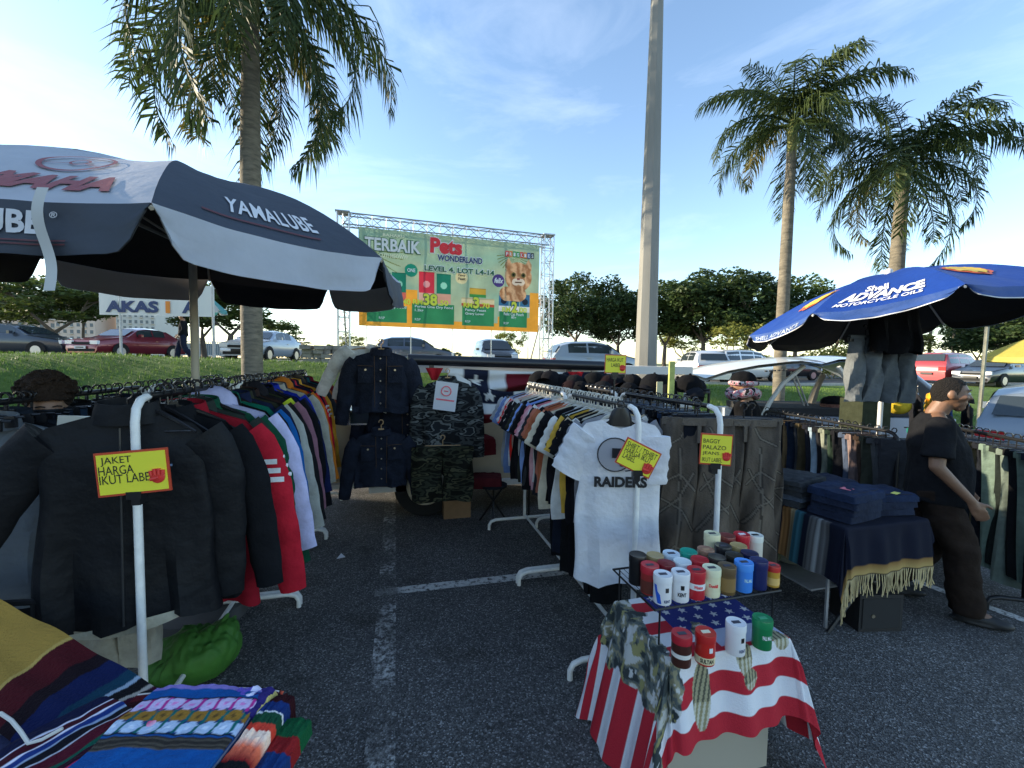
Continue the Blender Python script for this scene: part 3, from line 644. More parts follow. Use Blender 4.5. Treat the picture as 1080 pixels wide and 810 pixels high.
MB().tube([Vector((p1.x, p1.y, lz+2.1)), Vector((p1.x, p1.y, lz))-un*1.8], .03, 6).build('stay', tm, bb); MB().tube([Vector((p2.x, p2.y, lz+2.6)), Vector((p2.x, p2.y, lz))-un*1.8], .03, 6).build('stay', tm, bb)
tag(bb, 'pet shop billboard with a kitten picture, standing on a silver truss frame', 'billboard')
# hoarding banner behind the black parasol
hb = empty('advertising_banner', P(165, 372, 15.0)); hb.location.z = plat(hb.location.x)
a = P(104, 306, 15.2); b = P(226, 312, 15.2); ax_ = (b-a); ax_.z = 0; aw = ax_.length; ax_.normalize(); an_ = Vector((ax_.y, -ax_.x, 0)); o0 = a-hb.location; zt = o0.z+.36; zb2 = P(104, 327, 15.2).z-hb.location.z
o0.z = 0
MB().grid(lambda i, j: o0+ax_*(aw*i)+Vector((0, 0, lerp(zb2-.02*i, zt, j)))+an_*(.015*math.sin(i*25))-Vector((0, 0, .16)), 40, 4).build('banner_sheet', mat('white_banner', (.75, .75, .71), .7), hb)
tl = zb2+.09; th = .42
for s, u0, u1, mt in (('AKAS', .06, .52, t_nav), ('I', .58, .62, t_org), ('A', .72, .86, t_nav)):
    text(s, mt, hb, lambda i, j: o0+ax_*(aw*lerp(u0, u1, i))+Vector((0, 0, tl+th*j-.16))+an_*.03, bold=.05)
MB().tube([o0+ax_*(aw*.17)-an_*.04, o0+ax_*(aw*.17)-an_*.04+Vector((0, 0, zt))], .045, 8).build('post', M_STEEL, hb); MB().tube([o0+ax_*(aw*.98)-an_*.04, o0+ax_*(aw*.98)-an_*.04+Vector((0, 0, zt))], .045, 8).build('post', M_STEEL, hb)
tag(hb, 'white banner with big navy letters on two posts, behind the black parasol', 'banner')
# ---------------------------------------------------------------- parasols
def trans_fabric(name, col, tr=.25, rough=.6, bump=.7, bs=5):
    if name in MATS: return MATS[name]
    m = mat(name, col, rough, bump=bump, bscale=bs, var=.08, vscale=5)
    t = m.node_tree; b = t.nodes['Principled BSDF']; out = t.nodes['Material Output']
    tn = t.nodes.new('ShaderNodeBsdfTranslucent'); ms = t.nodes.new('ShaderNodeMixShader'); ms.inputs[0].default_value = tr
    tn.inputs[0].default_value = (*lin(col), 1); t.links.new(b.outputs[0], ms.inputs[1]); t.links.new(tn.outputs[0], ms.inputs[2]); t.links.new(ms.outputs[0], out.inputs[0])
    return m
class Parasol:
    def __init__(s, name, d, c, Rr, zr, h, a0, n, pan, val, drop, label, tilt=(0, 0), vwave=.03, pole=None, polemat=None, lining=None, scal=0.0, power=1.9, polebase=None):
        C = F0*d + R0*c; s.C = C; s.Rr = Rr; s.h = h; s.n = n; s.a0 = a0; s.zr = zr; s.tilt = tilt; s.power = power
        s.o = o = empty(name, (C.x, C.y, 0)); s.step = 2*math.pi/n
        for k in range(n):
            MB().grid(lambda a, b: s.pt(k, a, lerp(1, .02, b)), 16, 14).build('canopy_panel', pan[k % len(pan)], o)
            if lining: MB().grid(lambda a, b: s.pt(k, a, lerp(.995, .02, b), -.012), 10, 8).build('canopy_lining', lining, o)
            seed = k*3.1
            def vf(a, b, k=k, seed=seed):
                p = s.pt(k, a, 1.0); out = s.dirv(k, a)
                e = min(a, 1-a); ln = drop*(1-max(0, 1-e/.09)**2*.75)*(1-scal*(1-math.sin(math.pi*a)))
                wv = vwave*b*(math.sin(a*9+seed)+.6*math.sin(a*17+seed*2))+.02*b*mnoise.noise(Vector((a*5, b*3, seed)))
                inn = .02*b*(1 if e > .1 else e/.1)
                return p + out*(wv+inn+.004) - Vector((0, 0, ln*b)) + s.tang(k)*(((a-.5)*-1)*.06*b*(1 if True else 0))
            s.vf = getattr(s, 'vf', {}); s.vf[k] = vf
            MB().grid(vf, 30, 6).build('valance', val[k % len(val)], o)
            if lining: MB().grid(lambda a, b: vf(a, b)-s.dirv(k, a)*.008, 30, 6).build('valance_lining', (trans_fabric('valance_inside_brown', (.30, .26, .22), .45, .8) if (len(val) > 1 and k % 2) else trans_fabric('valance_inside_black', (.035, .032, .030), .2, .8)), o)
            MB().tube([s.pt(k, 0, r, -.02) for r in (.02, .35, .7, 1.0)], .009, 5).build('rib', polemat, o)
            MB().tube([Vector((0, 0, s.zr+.05))+s.tv(Vector((0, 0, 0))), s.pt(k, 0, .55, -.02)], .007, 5).build('strut', polemat, o)
        z1 = zr+h+.015
        MB().tube([(0, 0, 0.02), (0, 0, z1)] if not polebase else [polebase, (0, 0, z1)], pole or .024, 12).build('pole', polemat, o)
        MB().lathe([(.001, z1+.05), (.03, z1+.03), (.03, z1-.02), (.001, z1-.03)]).build('finial', polemat, o)
        MB().lathe([(.001, .14), (.05, .14), (.06, .08), (.26, .07), (.28, .0), (.001, .0)], n=24).build('base', mat('parasol_base', (.08, .08, .08), .8), o)
        tag(o, label, 'parasol')
    def dv(s, al): return F0*math.cos(al)+R0*math.sin(al)
    def tv(s, p): return Vector((0, 0, 0))
    def dirv(s, k, a): return s.dv(s.a0+s.step*(k+.5))
    def tang(s, k): return (s.dv(s.a0+s.step*k)-s.dv(s.a0+s.step*(k+1))).normalized()*-1
    def pt(s, k, a, r, off=0.0):
        A = s.dv(s.a0+s.step*k); B = s.dv(s.a0+s.step*(k+1)); q = A.lerp(B, a)*(s.Rr*r)
        sag = -.045*4*a*(1-a)*r*(1-r*.45)*1.6+.006*mnoise.noise(Vector((a*6, r*6, k)))
        z = s.zr + s.h*(1-r**s.power)+sag+off
        dd = q.dot(F0); cc = q.dot(R0)
        return Vector((q.x, q.y, z+dd*s.tilt[0]+cc*s.tilt[1]))
m_pblack = trans_fabric('parasol_charcoal', (.045, .055, .075), .16); m_pwhite = trans_fabric('parasol_white', (.54, .56, .61), .3)
m_pline = trans_fabric('parasol_black_coating', (.030, .027, .025), .3, .8)
m_pole = mat('beige_pole', (.46, .40, .30), .5)
Y1 = Parasol('market_parasol', 2.8, -2.08, 1.36, 2.395, .48, R(148.5), 8, [m_pwhite, m_pblack], [m_pblack, m_pwhite], .195, 'big black and white eight-panel parasol over the left clothes rails', vwave=.012, pole=.023, polemat=m_pole, lining=m_pline, power=2.3, tilt=(.035, -.04))
def ptx(um, k, s, m, a0, a1, r0, r1, bold=.04, shear=0, dr=0.0, off=.008, name='lettering', cuts=1, spacing=1.0):   # a: left..right seen from outside = decreasing angle
    return text(s, m, um.o, lambda a, b: um.pt(k, lerp(a0, a1, a), lerp(r0, r1, b)+dr*a, off), bold=bold, shear=shear, cuts=cuts, name=name, spacing=spacing)
m_ltr = mat('lettering_white', (.62, .62, .64), .6); m_red = mat('lettering_red', (.22, .04, .045), .6); m_dred = mat('stripe_dark_red', (.10, .025, .03), .6)
for k in (7, 3): 
    ptx(Y1, k, 'YAMALUBE', m_ltr, .72, .25, .905, .80, .02, .35, spacing=1.06)
for k in (5, 1): ptx(Y1, k, 'YAMALUBE', m_ltr, .72, .28, .88, .74, .06)
for k in (7,):
    for j in range(1): MB().grid(lambda a, b: Y1.pt(k, lerp(.84, .30, a), .935+.028*j+.010*b, .007), 14, 1).build('stripe', m_dred, Y1.o)
for k in (0, 2, 4, 6):
    ptx(Y1, k, 'YAMAHA', m_red, .84, .16, .945, .845, .06, .25)
    em = MB()
    def ring_pt(r, an, k=k): return Y1.pt(k, .47-r*math.cos(an)*1.35, .70-r*math.sin(an)*.80, .009)
    for r0, r1 in ((.115, .132), (.028, .038)): em.grid(lambda a, b: ring_pt(lerp(r0, r1, b), a*2*math.pi), 40, 1)
    for q in range(3):
        an = math.pi/2+q*2*math.pi/3
        for w_ in (-.035, 0, .035): em.grid(lambda a, b: ring_pt(lerp(.035, .11, a), an+(w_*.8+.008*(2*b-1))*.13/lerp(.045, .13, a)), 6, 1)
    em.build('emblem', m_red, Y1.o)
def vtx(um, k, s, m, a0, a1, b0, b1, bold=.05): return text(s, m, um.o, lambda a, b: um.vf[k](lerp(a0, a1, a), lerp(b0, b1, b))+um.dirv(k, .5)*.006, bold=bold, cuts=1)
vtx(Y1, 0, 'YAMALUBE', m_ltr, .86, .33, .62, .18, .035); vtx(Y1, 0, '®', m_ltr, .31, .285, .3, .18, .01)
for j in range(2): MB().grid(lambda a, b: Y1.vf[0](lerp(.97, .24, a), .73+.07*j+.03*b)+Y1.dirv(0, .5)*.006, 20, 1).build('stripe', m_dred, Y1.o)
# strap hanging from the rim
sp = Y1.pt(0, .36, 1.0); dv0 = Y1.dirv(0, .36); tg0 = Y1.tang(0)
MB().grid(lambda a, b: Y1.pt(0, .27+.035*a, .99)+dv0*(.075+.012*math.sin(b*7))+tg0*(.012*math.sin(b*5))-Vector((0, 0, .36*b-.02)), 3, 24).build('strap', mat('white_strap', (.52, .52, .5), .8), Y1.o)
m_blue = trans_fabric('parasol_blue', (.012, .055, .30), .2, .45); m_bline = trans_fabric('parasol_dark_coating', (.02, .021, .025), .06, .8)
m_bluev = trans_fabric('parasol_blue_edge', (.035, .09, .30), .2, .5)
B1 = Parasol('market_parasol', 4.0, 3.47, 1.12, 2.20, .40, R(-160), 8, [m_blue], [m_bluev], .085, 'blue motor-oil parasol tilted over the right-hand clothes rails', tilt=(-.15, .09), vwave=.012, pole=.02, polemat=mat('white_pole', (.6, .6, .6), .5), lining=m_bline, scal=.25)
m_w2 = mat('lettering_bright_white', (.75, .76, .78), .6); m_yl = mat('shell_yellow', (.62, .42, .05), .6); m_rr = mat('shell_red', (.5, .10, .04), .6)
for k in (0, 2, 4, 6):
    ptx(B1, k, 'Shell', m_w2, .68, .46, .775, .67, .035); ptx(B1, k, 'ADVANCE', m_w2, .86, .16, .90, .785, .05, .4); ptx(B1, k, 'MOTORCYCLE OILS', m_w2, .88, .22, .955, .915, .02, .3)
for k in (1, 3, 5, 7):
    def sh(r, an, k=k): return B1.pt(k, .5-r*math.cos(an)*1.0*(1-.15*max(0, -math.sin(an))), .62-r*math.sin(an)*.72, .008 if r > .19 else .011)
    MB().grid(lambda a, b: sh(lerp(.01, .225, b)*(1+.05*math.cos(a*2*math.pi*9)), a*2*math.pi), 72, 3).build('emblem_border', m_rr, B1.o)
    MB().grid(lambda a, b: sh(lerp(.01, .185, b)*(1+.05*math.cos(a*2*math.pi*9))+0, a*2*math.pi)+Vector((0, 0, .004)), 72, 3).build('emblem', m_yl, B1.o)
vtx(B1, 1, 'SHELL ADVANCE', mat('lettering_pale_blue', (.35, .42, .55), .6), .85, .15, .80, .3, .02)
for k in range(8): MB().grid(lambda a, b: B1.vf[k](a, .93+.09*b)+B1.dirv(k, .5)*.003, 30, 1).build('trim', m_w2, B1.o)
# yellow canopy at the right edge and far white/teal parasol
m_yel = trans_fabric('canopy_yellow', (.50, .42, .08), .25)
YC = Parasol('market_canopy', 9.0, 12.5, 1.9, 1.98, .85, R(-150), 4, [m_yel], [m_yel], .12, 'yellow four-sided canopy at the right edge of the car park', polemat=M_STEEL, lining=None, power=1.3)
[MB().grid(lambda a, b: YC.pt(k, lerp(.3, .75, a), lerp(.72, .64, b)+.015*math.sin(a*40), .01), 30, 2).build('printed_mark', t_blk, YC.o) for k in (0, 3)]; YC.o.location.z = .05
m_teal = trans_fabric('parasol_teal', (.10, .35, .33), .3); m_pw2 = trans_fabric('parasol_cream', (.62, .62, .56), .35)
q = P(211, 345, 17); TP = Parasol('market_parasol', 17.0, -12.45, .95, 2.35, .8, R(100), 8, [m_pw2, m_teal], [m_pw2, m_teal], .1, 'small cream and teal parasol behind the beige pole', polemat=M_STEEL, power=1.3)
TP.o.location.z = plat(TP.o.location.x)-.35
# thin pole right of the van
pl = P(1033, 420, 7.2); o = MB().tube([(0, 0, 0), (.06, 0, P(1040, 345, 7.2).z)], .03, 8).build('wooden_post', mat('pale_wood', (.36, .34, .24), .8, var=.3), loc=(pl.x, pl.y, 0)); tag(o, 'thin pale post standing between the blue parasol and the yellow canopy', 'post')
# added building, out of view at left, to keep the low sun off the stalls
sb = empty('added_shade_building', (-19.5, -1.5, 0)); MB().box((0, 0, 3.2), (7, 28, 6.4)).build('wall', mat('blocker_render', (.52, .47, .40), .9, var=.08, vscale=.5), sb); MB().box((0, 0, 6.6), (7.4, 28.4, .42)).build('parapet', mat('blocker_parapet', (.42, .40, .37), .9), sb)
for k in range(7):
    y = -12+k*4.0; MB().box((3.52, y, 1.35), (.06, 3.1, 2.5)).build('blocker_front', m_glass, sb); MB().box((3.56, y, 4.6), (.08, 2.0, 1.3)).build('window', m_glass, sb); MB().box((3.95, y, 2.85), (.9, 3.4, .1)).build('awning', mat('blocker_awning', (.3, .08, .06), .7), sb)
tag(sb, 'added two-storey beige block, unseen at the left, shading the stalls', 'building')
# ---------------------------------------------------------------- rails
def rail(name, p, q, h, label, foot=.38, top=.02, group='white steel clothes rails', bar=None, tm=None):
    M_WHITE = tm or MATS['white_coated_steel']
    p = Vector((p[0], p[1], 0)); q = Vector((q[0], q[1], 0)); L = (q-p).length; d = (q-p).normalized(); o = empty(name, p, math.atan2(d.y, d.x)); r = .016
    MB().tube([(0, 0, .09), (0, 0, h-.10), (.012, 0, h-.045), (.045, 0, h-.012), (.1, 0, h)], r, 12, up=(0, 1, 0)).build('post', M_WHITE, o)
    MB().tube([(L, 0, .09), (L, 0, h-.10), (L-.012, 0, h-.045), (L-.045, 0, h-.012), (L-.1, 0, h)], r, 12, up=(0, 1, 0)).build('post', M_WHITE, o)
    MB().tube([(.09, 0, h), (L-.09, 0, h)], r*.95, 12).build('top_bar', bar or M_BLKMET, o)
    MB().tube([(0, 0, .13), (L, 0, .13)], r*.8, 10).build('bottom_bar', M_WHITE, o)
    for x in (0, L): MB().tube([(x, -foot, 0), (x, -foot, .05), (x, -foot+.02, .085), (x, -foot+.07, .10), (x, foot-.07, .10), (x, foot-.02, .085), (x, foot, .05), (x, foot, 0)], r, 10, up=(1, 0, 0)).build('foot', M_WHITE, o)
    return tag(o, label, 'clothes rail', group)
XL, XC = -1.05, 1.30; ZL, ZC = 1.575, 1.50
for y0, y1, n in ((2.1, 3.2, 'nearest white clothes rail on the left, holding the big black jacket'), (3.24, 4.38, 'middle white clothes rail on the left, full of green and black jackets'), (4.42, 5.55, 'farthest white clothes rail on the left, full of red and navy jackets')): rail('clothes_rail', (XL, y0), (XL, y1), ZL, n)
for y0, y1, n in ((2.3, 3.7, 'nearer white clothes rail of the back left row, under the black parasol'), (3.75, 5.2, 'farther white clothes rail of the back left row, by the beige pole')): rail('clothes_rail', (-1.78, y0), (-1.78, y1), 1.525, n)
for y0, y1, n in ((2.1, 3.12, 'white clothes rail in the middle with the white football T-shirt at its end'), (3.16, 4.25, 'farther white clothes rail in the middle, nearest the camper van')): rail('clothes_rail', (XC, y0), (XC, y1), ZC, n)
XJ = 1.80
for y0, y1, n in ((2.05, 3.2, 'white clothes rail with the brown corduroy trousers at its end'), (3.24, 4.2, 'farther clothes rail of dark jeans behind the T-shirts')): rail('clothes_rail', (XJ, y0), (XJ, y1), 1.50, n)
R1a, R1b = P(948, 455, 3.75), P(806, 431, 5.5); R2a, R2b = P(1125, 472, 2.95), P(972, 448, 4.35)
z1_, z2_ = R1a.z, R2a.z
rail('clothes_rail', (R1a.x, R1a.y), (R1b.x, R1b.y), 1.17, 'low clothes rail of trousers behind the folded jeans table', group='low dark clothes rails', tm=M_BLKMET); rail('clothes_rail', (R2a.x, R2a.y), (R2b.x, R2b.y), 1.20, 'low clothes rail of trousers right of the man in black', group='low dark clothes rails', tm=M_BLKMET)
# ---------------------------------------------------------------- garments
def hanger_mesh(w=.42, thick=.010, kind='coat'):
    m = MB(); r = .0046
    m.tube([(0, 0, -.075), (0, 0, -.028), (.0, 0, -.02), (.016, 0, -.008), (.020, 0, .012), (.010, 0, .027), (-.008, 0, .029), (-.020, 0, .016), (-.021, 0, .004)], r, 6, up=(0, 1, 0))
    if kind == 'coat':
        for s in (-1, 1): m.tube([(0, 0, -.07), (s*.05, 0, -.085), (s*w*.3, 0, -.125), (s*w/2, 0, -.175)], [thick*1.1, thick*1.2, thick, thick*.8], 6, flat=.6, up=(0, 1, 0))
        m.tube([(-w/2+.01, 0, -.17), (w/2-.01, 0, -.17)], thick*.45, 6); m.box((0, 0, -.075), (.05, .012, .045))
    else:
        m.tube([(-w/2, 0, -.075), (w/2, 0, -.075)], thick*.6, 8)
        for s in (-1, 1): m.box((s*w*.36, 0, -.095), (.035, .02, .05))
    return m
HM = hanger_mesh().mesh('hanger'); HT = hanger_mesh(.40).mesh('hanger'); HP = hanger_mesh(.34, kind='clip').mesh('clip_hanger')
def torso_mesh(W, L, T, seed, hem=1.0, neck=.075, slope=.32, z0=-.075, folds=1.0, vneck=.04):
    random.seed(seed); ph = [rnd(0, 6.28) for _ in range(6)]; NT = 16; n = 36; rings = []
    for j in range(NT+1):
        t = j/NT; rg = []
        hw = W/2*(1.0-.07*math.sin(min(1, t*2.2)*math.pi)*.8 + (hem-1)*t*t)
        ht = T/2*(.28+.72*sstep(0, .22, t))*(1+.25*t)
        for k in range(n):
            a = 2*math.pi*k/n; cs, sn = math.cos(a), math.sin(a); x = hw*math.copysign(abs(cs)**.8, cs); ax = abs(x)
            ztop = z0 - slope*max(0, ax-neck*.8) - .06*max(0, (ax-W*.42))/(.08*W) - (vneck*(1-(ax/neck)**2) if (ax < neck and sn < 0) else 0)
            y = ht*math.copysign(abs(sn)**.65, sn)
            am = .55*T*sstep(.05, .9, t)*folds
            y += am*(math.sin(x/W*14+ph[0]+t*1.5)+.6*math.sin(x/W*27+ph[1]-t*2)) * .42 + .015*folds*math.sin(t*5+ph[2])
            z = lerp(ztop, -L+z0+.015*math.sin(x/W*9+ph[3]), t**1.0) if t > 0 else ztop
            rg.append(Vector((x+.008*math.sin(t*9+ph[4]), y, z)))
        rings.append(rg)
    return MB().loft(rings, caps=False)
def sleeve_mesh(side, W, L, T, ang, seed, r0=.085, r1=.055, z0=-.075, slope=.32, bend=.1, fl=.55):
    random.seed(seed+side*5); ph = rnd(0, 6); n = 14; N = 12; rings = []
    x0 = side*(W/2-.055); z = z0-slope*(W/2-.09)-.05; p = Vector((x0, 0, z)); a = ang*.6+fl
    for j in range(N+1):
        t = j/N; a2 = lerp(a, ang-bend*t, sstep(0, .25, t)); d = Vector((side*math.sin(a2), .04*math.sin(t*4+ph), -math.cos(a2)))
        rr = lerp(r0, r1, t)*(1+.05*math.sin(t*24+ph)); nrm = Vector((side*math.cos(a2), 0, math.sin(a2)))
        rings.append([p+nrm*(rr*math.cos(2*math.pi*k/n))+Vector((0, rr*.42*math.sin(2*math.pi*k/n)*(T/.07)**.5+.004*math.sin(t*20+k), 0)) for k in range(n)])
        p = p+d*(L/N)
    return MB().loft(rings, caps=True)
def collar_mesh(r=.080, h=.045, z0=-.095):
    m = MB(); m.loft([[Vector((r*1.05*math.cos(a)*k, r*.55*math.sin(a)*k, z0+h*z+.012*math.sin(a))) for a in [2*math.pi*i/20 for i in range(20)]] for k, z in ((1.18, -.25), (1.1, .4), (1.0, 1.0), (.93, 1.0), (.95, .3))], caps=False); return m
def hood_mesh():
    m = MB(); m.ball((0, .03, -.10), (.11, .075, .10), 14, 9); return m
JK = []
for s in range(5):
    Lj = [.70, .76, .66, .80, .72][s]; Wj = [.50, .54, .48, .52, .56][s]
    JK.append(dict(body=torso_mesh(Wj, Lj, .075, 40+s, .98).mesh('body'), sl=[sleeve_mesh(sd, Wj, Lj*.88, .075, .20+.06*s/4, 50+s, .080, .052).mesh('sleeve') for sd in (-1, 1)]))
CO = collar_mesh().mesh('collar'); HO = hood_mesh().mesh('hood')
TSH = []
for s in range(5):
    Lt = [.68, .72, .66, .74, .70][s]; Wt = [.50, .54, .47, .55, .52][s]
    TSH.append(dict(body=torso_mesh(Wt, Lt, .035, 70+s, 1.02, neck=.09).mesh('body'), sl=[sleeve_mesh(sd, Wt, .23, .04, .42, 80+s, .095, .085, bend=-.1).mesh('sleeve') for sd in (-1, 1)]))
m_hblk = mat('hanger_black', (.016, .016, .018), .25); m_hwht = mat('hanger_white', (.58, .55, .47), .35); m_woodh = mat('hanger_wood', (.42, .26, .12), .5)
def jacket(p, rz, col, label, var=0, slcol=None, hood=False, cat='jacket', group=None, hm=m_hblk, name='jacket', sx=1.0, short=False, lean=0.0):
    o = empty(name, p, rz); V = (TSH if short else JK)[var % 5]
    c = col if not isinstance(col, (str, tuple)) else cloth(col); sc = c if slcol is None else (slcol if not isinstance(slcol, (str, tuple)) else cloth(slcol))
    link('body', V['body'], o, c)
    for s in V['sl']: link('sleeve', s, o, sc)
    if not short: link('hood' if hood else 'collar', HO if hood else CO, o, c)
    link('hanger', HT if short else HM, o, hm)
    o.rotation_euler = (rnd(-.03, .03)+lean, rnd(-.025, .025), rz); o.scale = (sx, sx, sx)
    return tag(o, label, cat, group)
random.seed(99)
# --- left rail, near to far (colour word, hex, sleeve colour)
LJ = [('black padded', '#121316', None), ('red and maroon track', '#7a1420', '#a01c2a'), ('charcoal green', '#252c28', None), ('forest green', '#12402e', None), ('pale lavender grey', '#9c9cb8', '#a8a8c6'), ('black zip', '#0f1013', None),
 ('teal green', '#0d5a48', '#124f8a'), ('navy', '#151c33', None), ('dark olive', '#2a2c22', '#8f9088'), ('black fleece', '#141416', None), ('dark brown', '#2b1f1c', None), ('dusty pink trimmed black', '#1b1a1e', '#7a5560'), ('neon yellow piped', '#2b3320', '#aebb30'),
 ('black shell', '#0e0f12', None), ('midnight blue', '#121a3c', None), ('royal blue', '#17298a', '#17298a'), ('light grey', '#8d8a7c', None), ('charcoal', '#2c2e30', None), ('amber orange', '#a8601c', None), ('bright red', '#b01c22', None), ('deep navy', '#10142a', None),
 ('crimson', '#a0202f', None), ('near black', '#141519', None), ('golden yellow', '#b8862c', None), ('dark grey', '#24262a', None), ('dark olive brown', '#3a3020', None), ('black and orange', '#17161a', '#8a4a1e'), ('dark teal', '#123a3c', None), ('black nylon', '#101114', None), ('dark red', '#5e141a', None)]
ys = [2.38+i*(5.45-2.38)/len(LJ) for i in range(len(LJ))]
for i, (nm, hx, sl) in enumerate(LJ):
    o = jacket((XL+rnd(-.02, .02), ys[i]+rnd(-.02, .02), ZL+.012), rnd(-.22, .12), hx, '%s jacket, %s from the near end of the left rail' % (nm, ORD[i+1]), i, sl, hood=(i % 7 == 4), group='jackets on the left rail', sx=rnd(.96, 1.04)*lerp(1.30, 1.06, i/29))
    if i in (1, 20):
        for s in (-1, 1):
            st = MB()
            for q in range(3): z = -.27-.035*q; x = s*(.25+.012*q+.02); st.tube([(x-.075, -.0, z-.005*s), (x+.085, 0, z+.0)], .008, 6); st.add([(x-.07, -.045, z), (x+.07, -.04, z), (x+.07, -.04, z-.02), (x-.07, -.045, z-.02)], [(0, 1, 2, 3)])
            st.build('sleeve_stripe', cloth('#d8d8d4'), o)
    if i == 16: text('12', cloth('#d8d8d4'), o, rect((.24, -.05, -.42), (1, 0, 0), (0, 0, 1), .08, .07), bold=.06, name='number_patch')
# the big black shell at the end of the rail, facing the aisle
big = empty('jacket', (XL-.07, 2.19, ZL+.005), R(9)); mb_ = mat('black_nylon_shell', '#0d0e11', .6, bump=1.0, bscale=7, var=.15, vscale=5, spec=.2)
torso_mesh(.60, .90, .13, 5, 1.08, neck=.10).build('body', mb_, big)
for s, an in ((-1, .50), (1, .10)): sleeve_mesh(s, .60, .78, .08, an, 9, .11, .065).build('sleeve', mb_, big)
collar_mesh(.10, .07).build('collar', mb_, big); link('hanger', HM, big, m_hblk)
MB().tube([(0, -.085, -.13), (.003, -.105, -.5), (0, -.11, -.96)], .004, 6).build('zip', mat('zip_dark', (.03, .03, .03), .3), big)
MB().box((.145, -.098, -.295), (.06, .004, .009)).build('chest_label', cloth('#6a7a90'), big)
MB().grid(lambda a, b: Vector((lerp(-.26, .30, a), -.05-.03*math.sin(a*3), -.985-.055*b*math.sin(math.pi*a)-.0+.05*a)), 14, 3).build('lining', cloth('#a39c88'), big)
tag(big, 'big black shell jacket facing out behind the yellow price sign', 'jacket')
# trousers / skirts mesh
def trouser_mesh(W, L, T, seed, spread=.0, flare=1.15, full=True, rise=.27, nn=16, rows=18):
    random.seed(seed); ph = [rnd(0, 6.28) for _ in range(5)]; m = MB(); n = nn
    for s in (-1, 1):
        rings = []
        for j in range(rows):
            t = j/(rows-1); z = -.085-L*t; up = min(1, t*L/rise)
            cx = s*lerp(W*.245, W*.25+spread, up) + .008*math.sin(t*7+ph[0]+s); rx = lerp(W*.262, W*.24*lerp(1, flare, t), up); ry = T/2*lerp(.45, 1, min(1, t*4))
            rings.append([Vector((cx+rx*math.copysign(abs(math.cos(a))**.85, math.cos(a)), ry*math.copysign(abs(math.sin(a))**.8, math.sin(a))+.20*T*math.sin(cx*30+a*3+t*9+ph[1])+.05*T*math.sin(a*5+t*19+ph[4])+.01*math.sin(t*6+ph[2]), z+.006*math.sin(a*2+ph[3]))) for a in [2*math.pi*k/n for k in range(n)]])
        m.loft(rings, caps=True)
    return m
def folded_mesh(W, L, T, seed):
    random.seed(seed); ph = [rnd(0, 6.28) for _ in range(4)]; n = 16; rings = []
    for j in range(16):
        t = j/15; rx = W/2*lerp(1.0, .78, t)*(1-.1*math.sin(t*3)); ry = T/2*(.7+.3*math.sin(t*9+ph[0]))
        rings.append([Vector((rx*math.copysign(abs(math.cos(a))**.8, math.cos(a))+.012*math.sin(t*4+ph[1])*t, ry*math.copysign(abs(math.sin(a))**.7, math.sin(a))+.006*math.sin(a*5+t*7)+.012*math.sin(t*5+ph[2]), -.08-L*t-.02*math.cos(a)*(t > .9))) for a in [2*math.pi*k/n for k in range(n)]])
    return MB().loft(rings)
FM = [folded_mesh([.26, .24, .28, .25][s], [1.02, .96, 1.0, .98][s], .065, 90+s).mesh('legs') for s in range(4)]
WB = MB().loft([[Vector((.5*.30*math.cos(a), .034*math.sin(a), z)) for a in [2*math.pi*k/16 for k in range(16)]] for z in (-.075, -.125)]).mesh('waistband')
PK = MB().box((.05, -.036, -.24), (.11, .008, .14)).mesh('pocket')
def trousers(p, rz, col, label, var=0, group=None, pocket=False, s=1.0, name='trousers', hm=m_hblk):
    o = empty(name, p, rz); c = cloth(tuple(x*1.5+.004 for x in lin(col))); link('legs', FM[var % 4], o, c); link('waistband', WB, o, c); link('hanger', HP, o, hm)
    if pocket: link('pocket', PK, o, c)
    o.rotation_euler = (rnd(-.04, .04), rnd(-.03, .03), rz); o.scale = (rnd(.95, 1.08), rnd(1.1, 1.7), s*rnd(.96, 1.04))
    return tag(o, label, 'trousers', group)
# --- back left rail: mostly empty black hangers and dark skirts
random.seed(17)
BL_ = [('grey mesh', '#51565c'), ('washed black', '#1b2027'), ('black', '#0d0e10'), ('dark denim', '#1c2a3a'), ('black', '#0e0f11'), ('charcoal', '#1e2124'), ('black', '#101113'), ('ink blue', '#141b28'), ('black', '#0d0d0f'), ('dark grey', '#202226'), ('black', '#0e0e10'), ('dark brown', '#211a17'), ('black', '#101012'), ('dark slate', '#1b2126'), ('black', '#0c0d0f'), ('navy', '#131828'), ('black', '#0f1012'), ('charcoal', '#1d1e22'), ('black', '#0e0f11'), ('dark green', '#132019')]
for i, (nm, hx) in enumerate(BL_):
    y = 2.42+i*.135; lb = '%s garment, %s from the near end of the back left rail' % (nm, ORD[i])
    if i == 0:
        o = jacket((-1.74, y, 1.53), R(6), trans_fabric('grey_mesh_cloth', (.16, .18, .20), .15, .9, .5, 30), 'grey mesh jacket at the left edge, near end of the back left rail', 3, group='clothes on the back left rail', sx=1.04)
    elif i % 3 == 1: jacket((-1.78, y, 1.537), rnd(-.15, .15), hx, lb, i, group='clothes on the back left rail')
    else: trousers((-1.78, y, 1.537), rnd(-.2, .2), hx, lb, i, 'clothes on the back left rail', s=.95)
for i in range(26):
    y = 2.45+i*.105; o = link('clothes_hanger', HM, None, m_hblk, (-1.78, y, 1.538), (0, rnd(-.05, .05), rnd(-.3, .3)))
    tag(o, 'empty black plastic hanger among the dark clothes of the back left rail', 'hanger', 'empty black hangers on the back left rail')
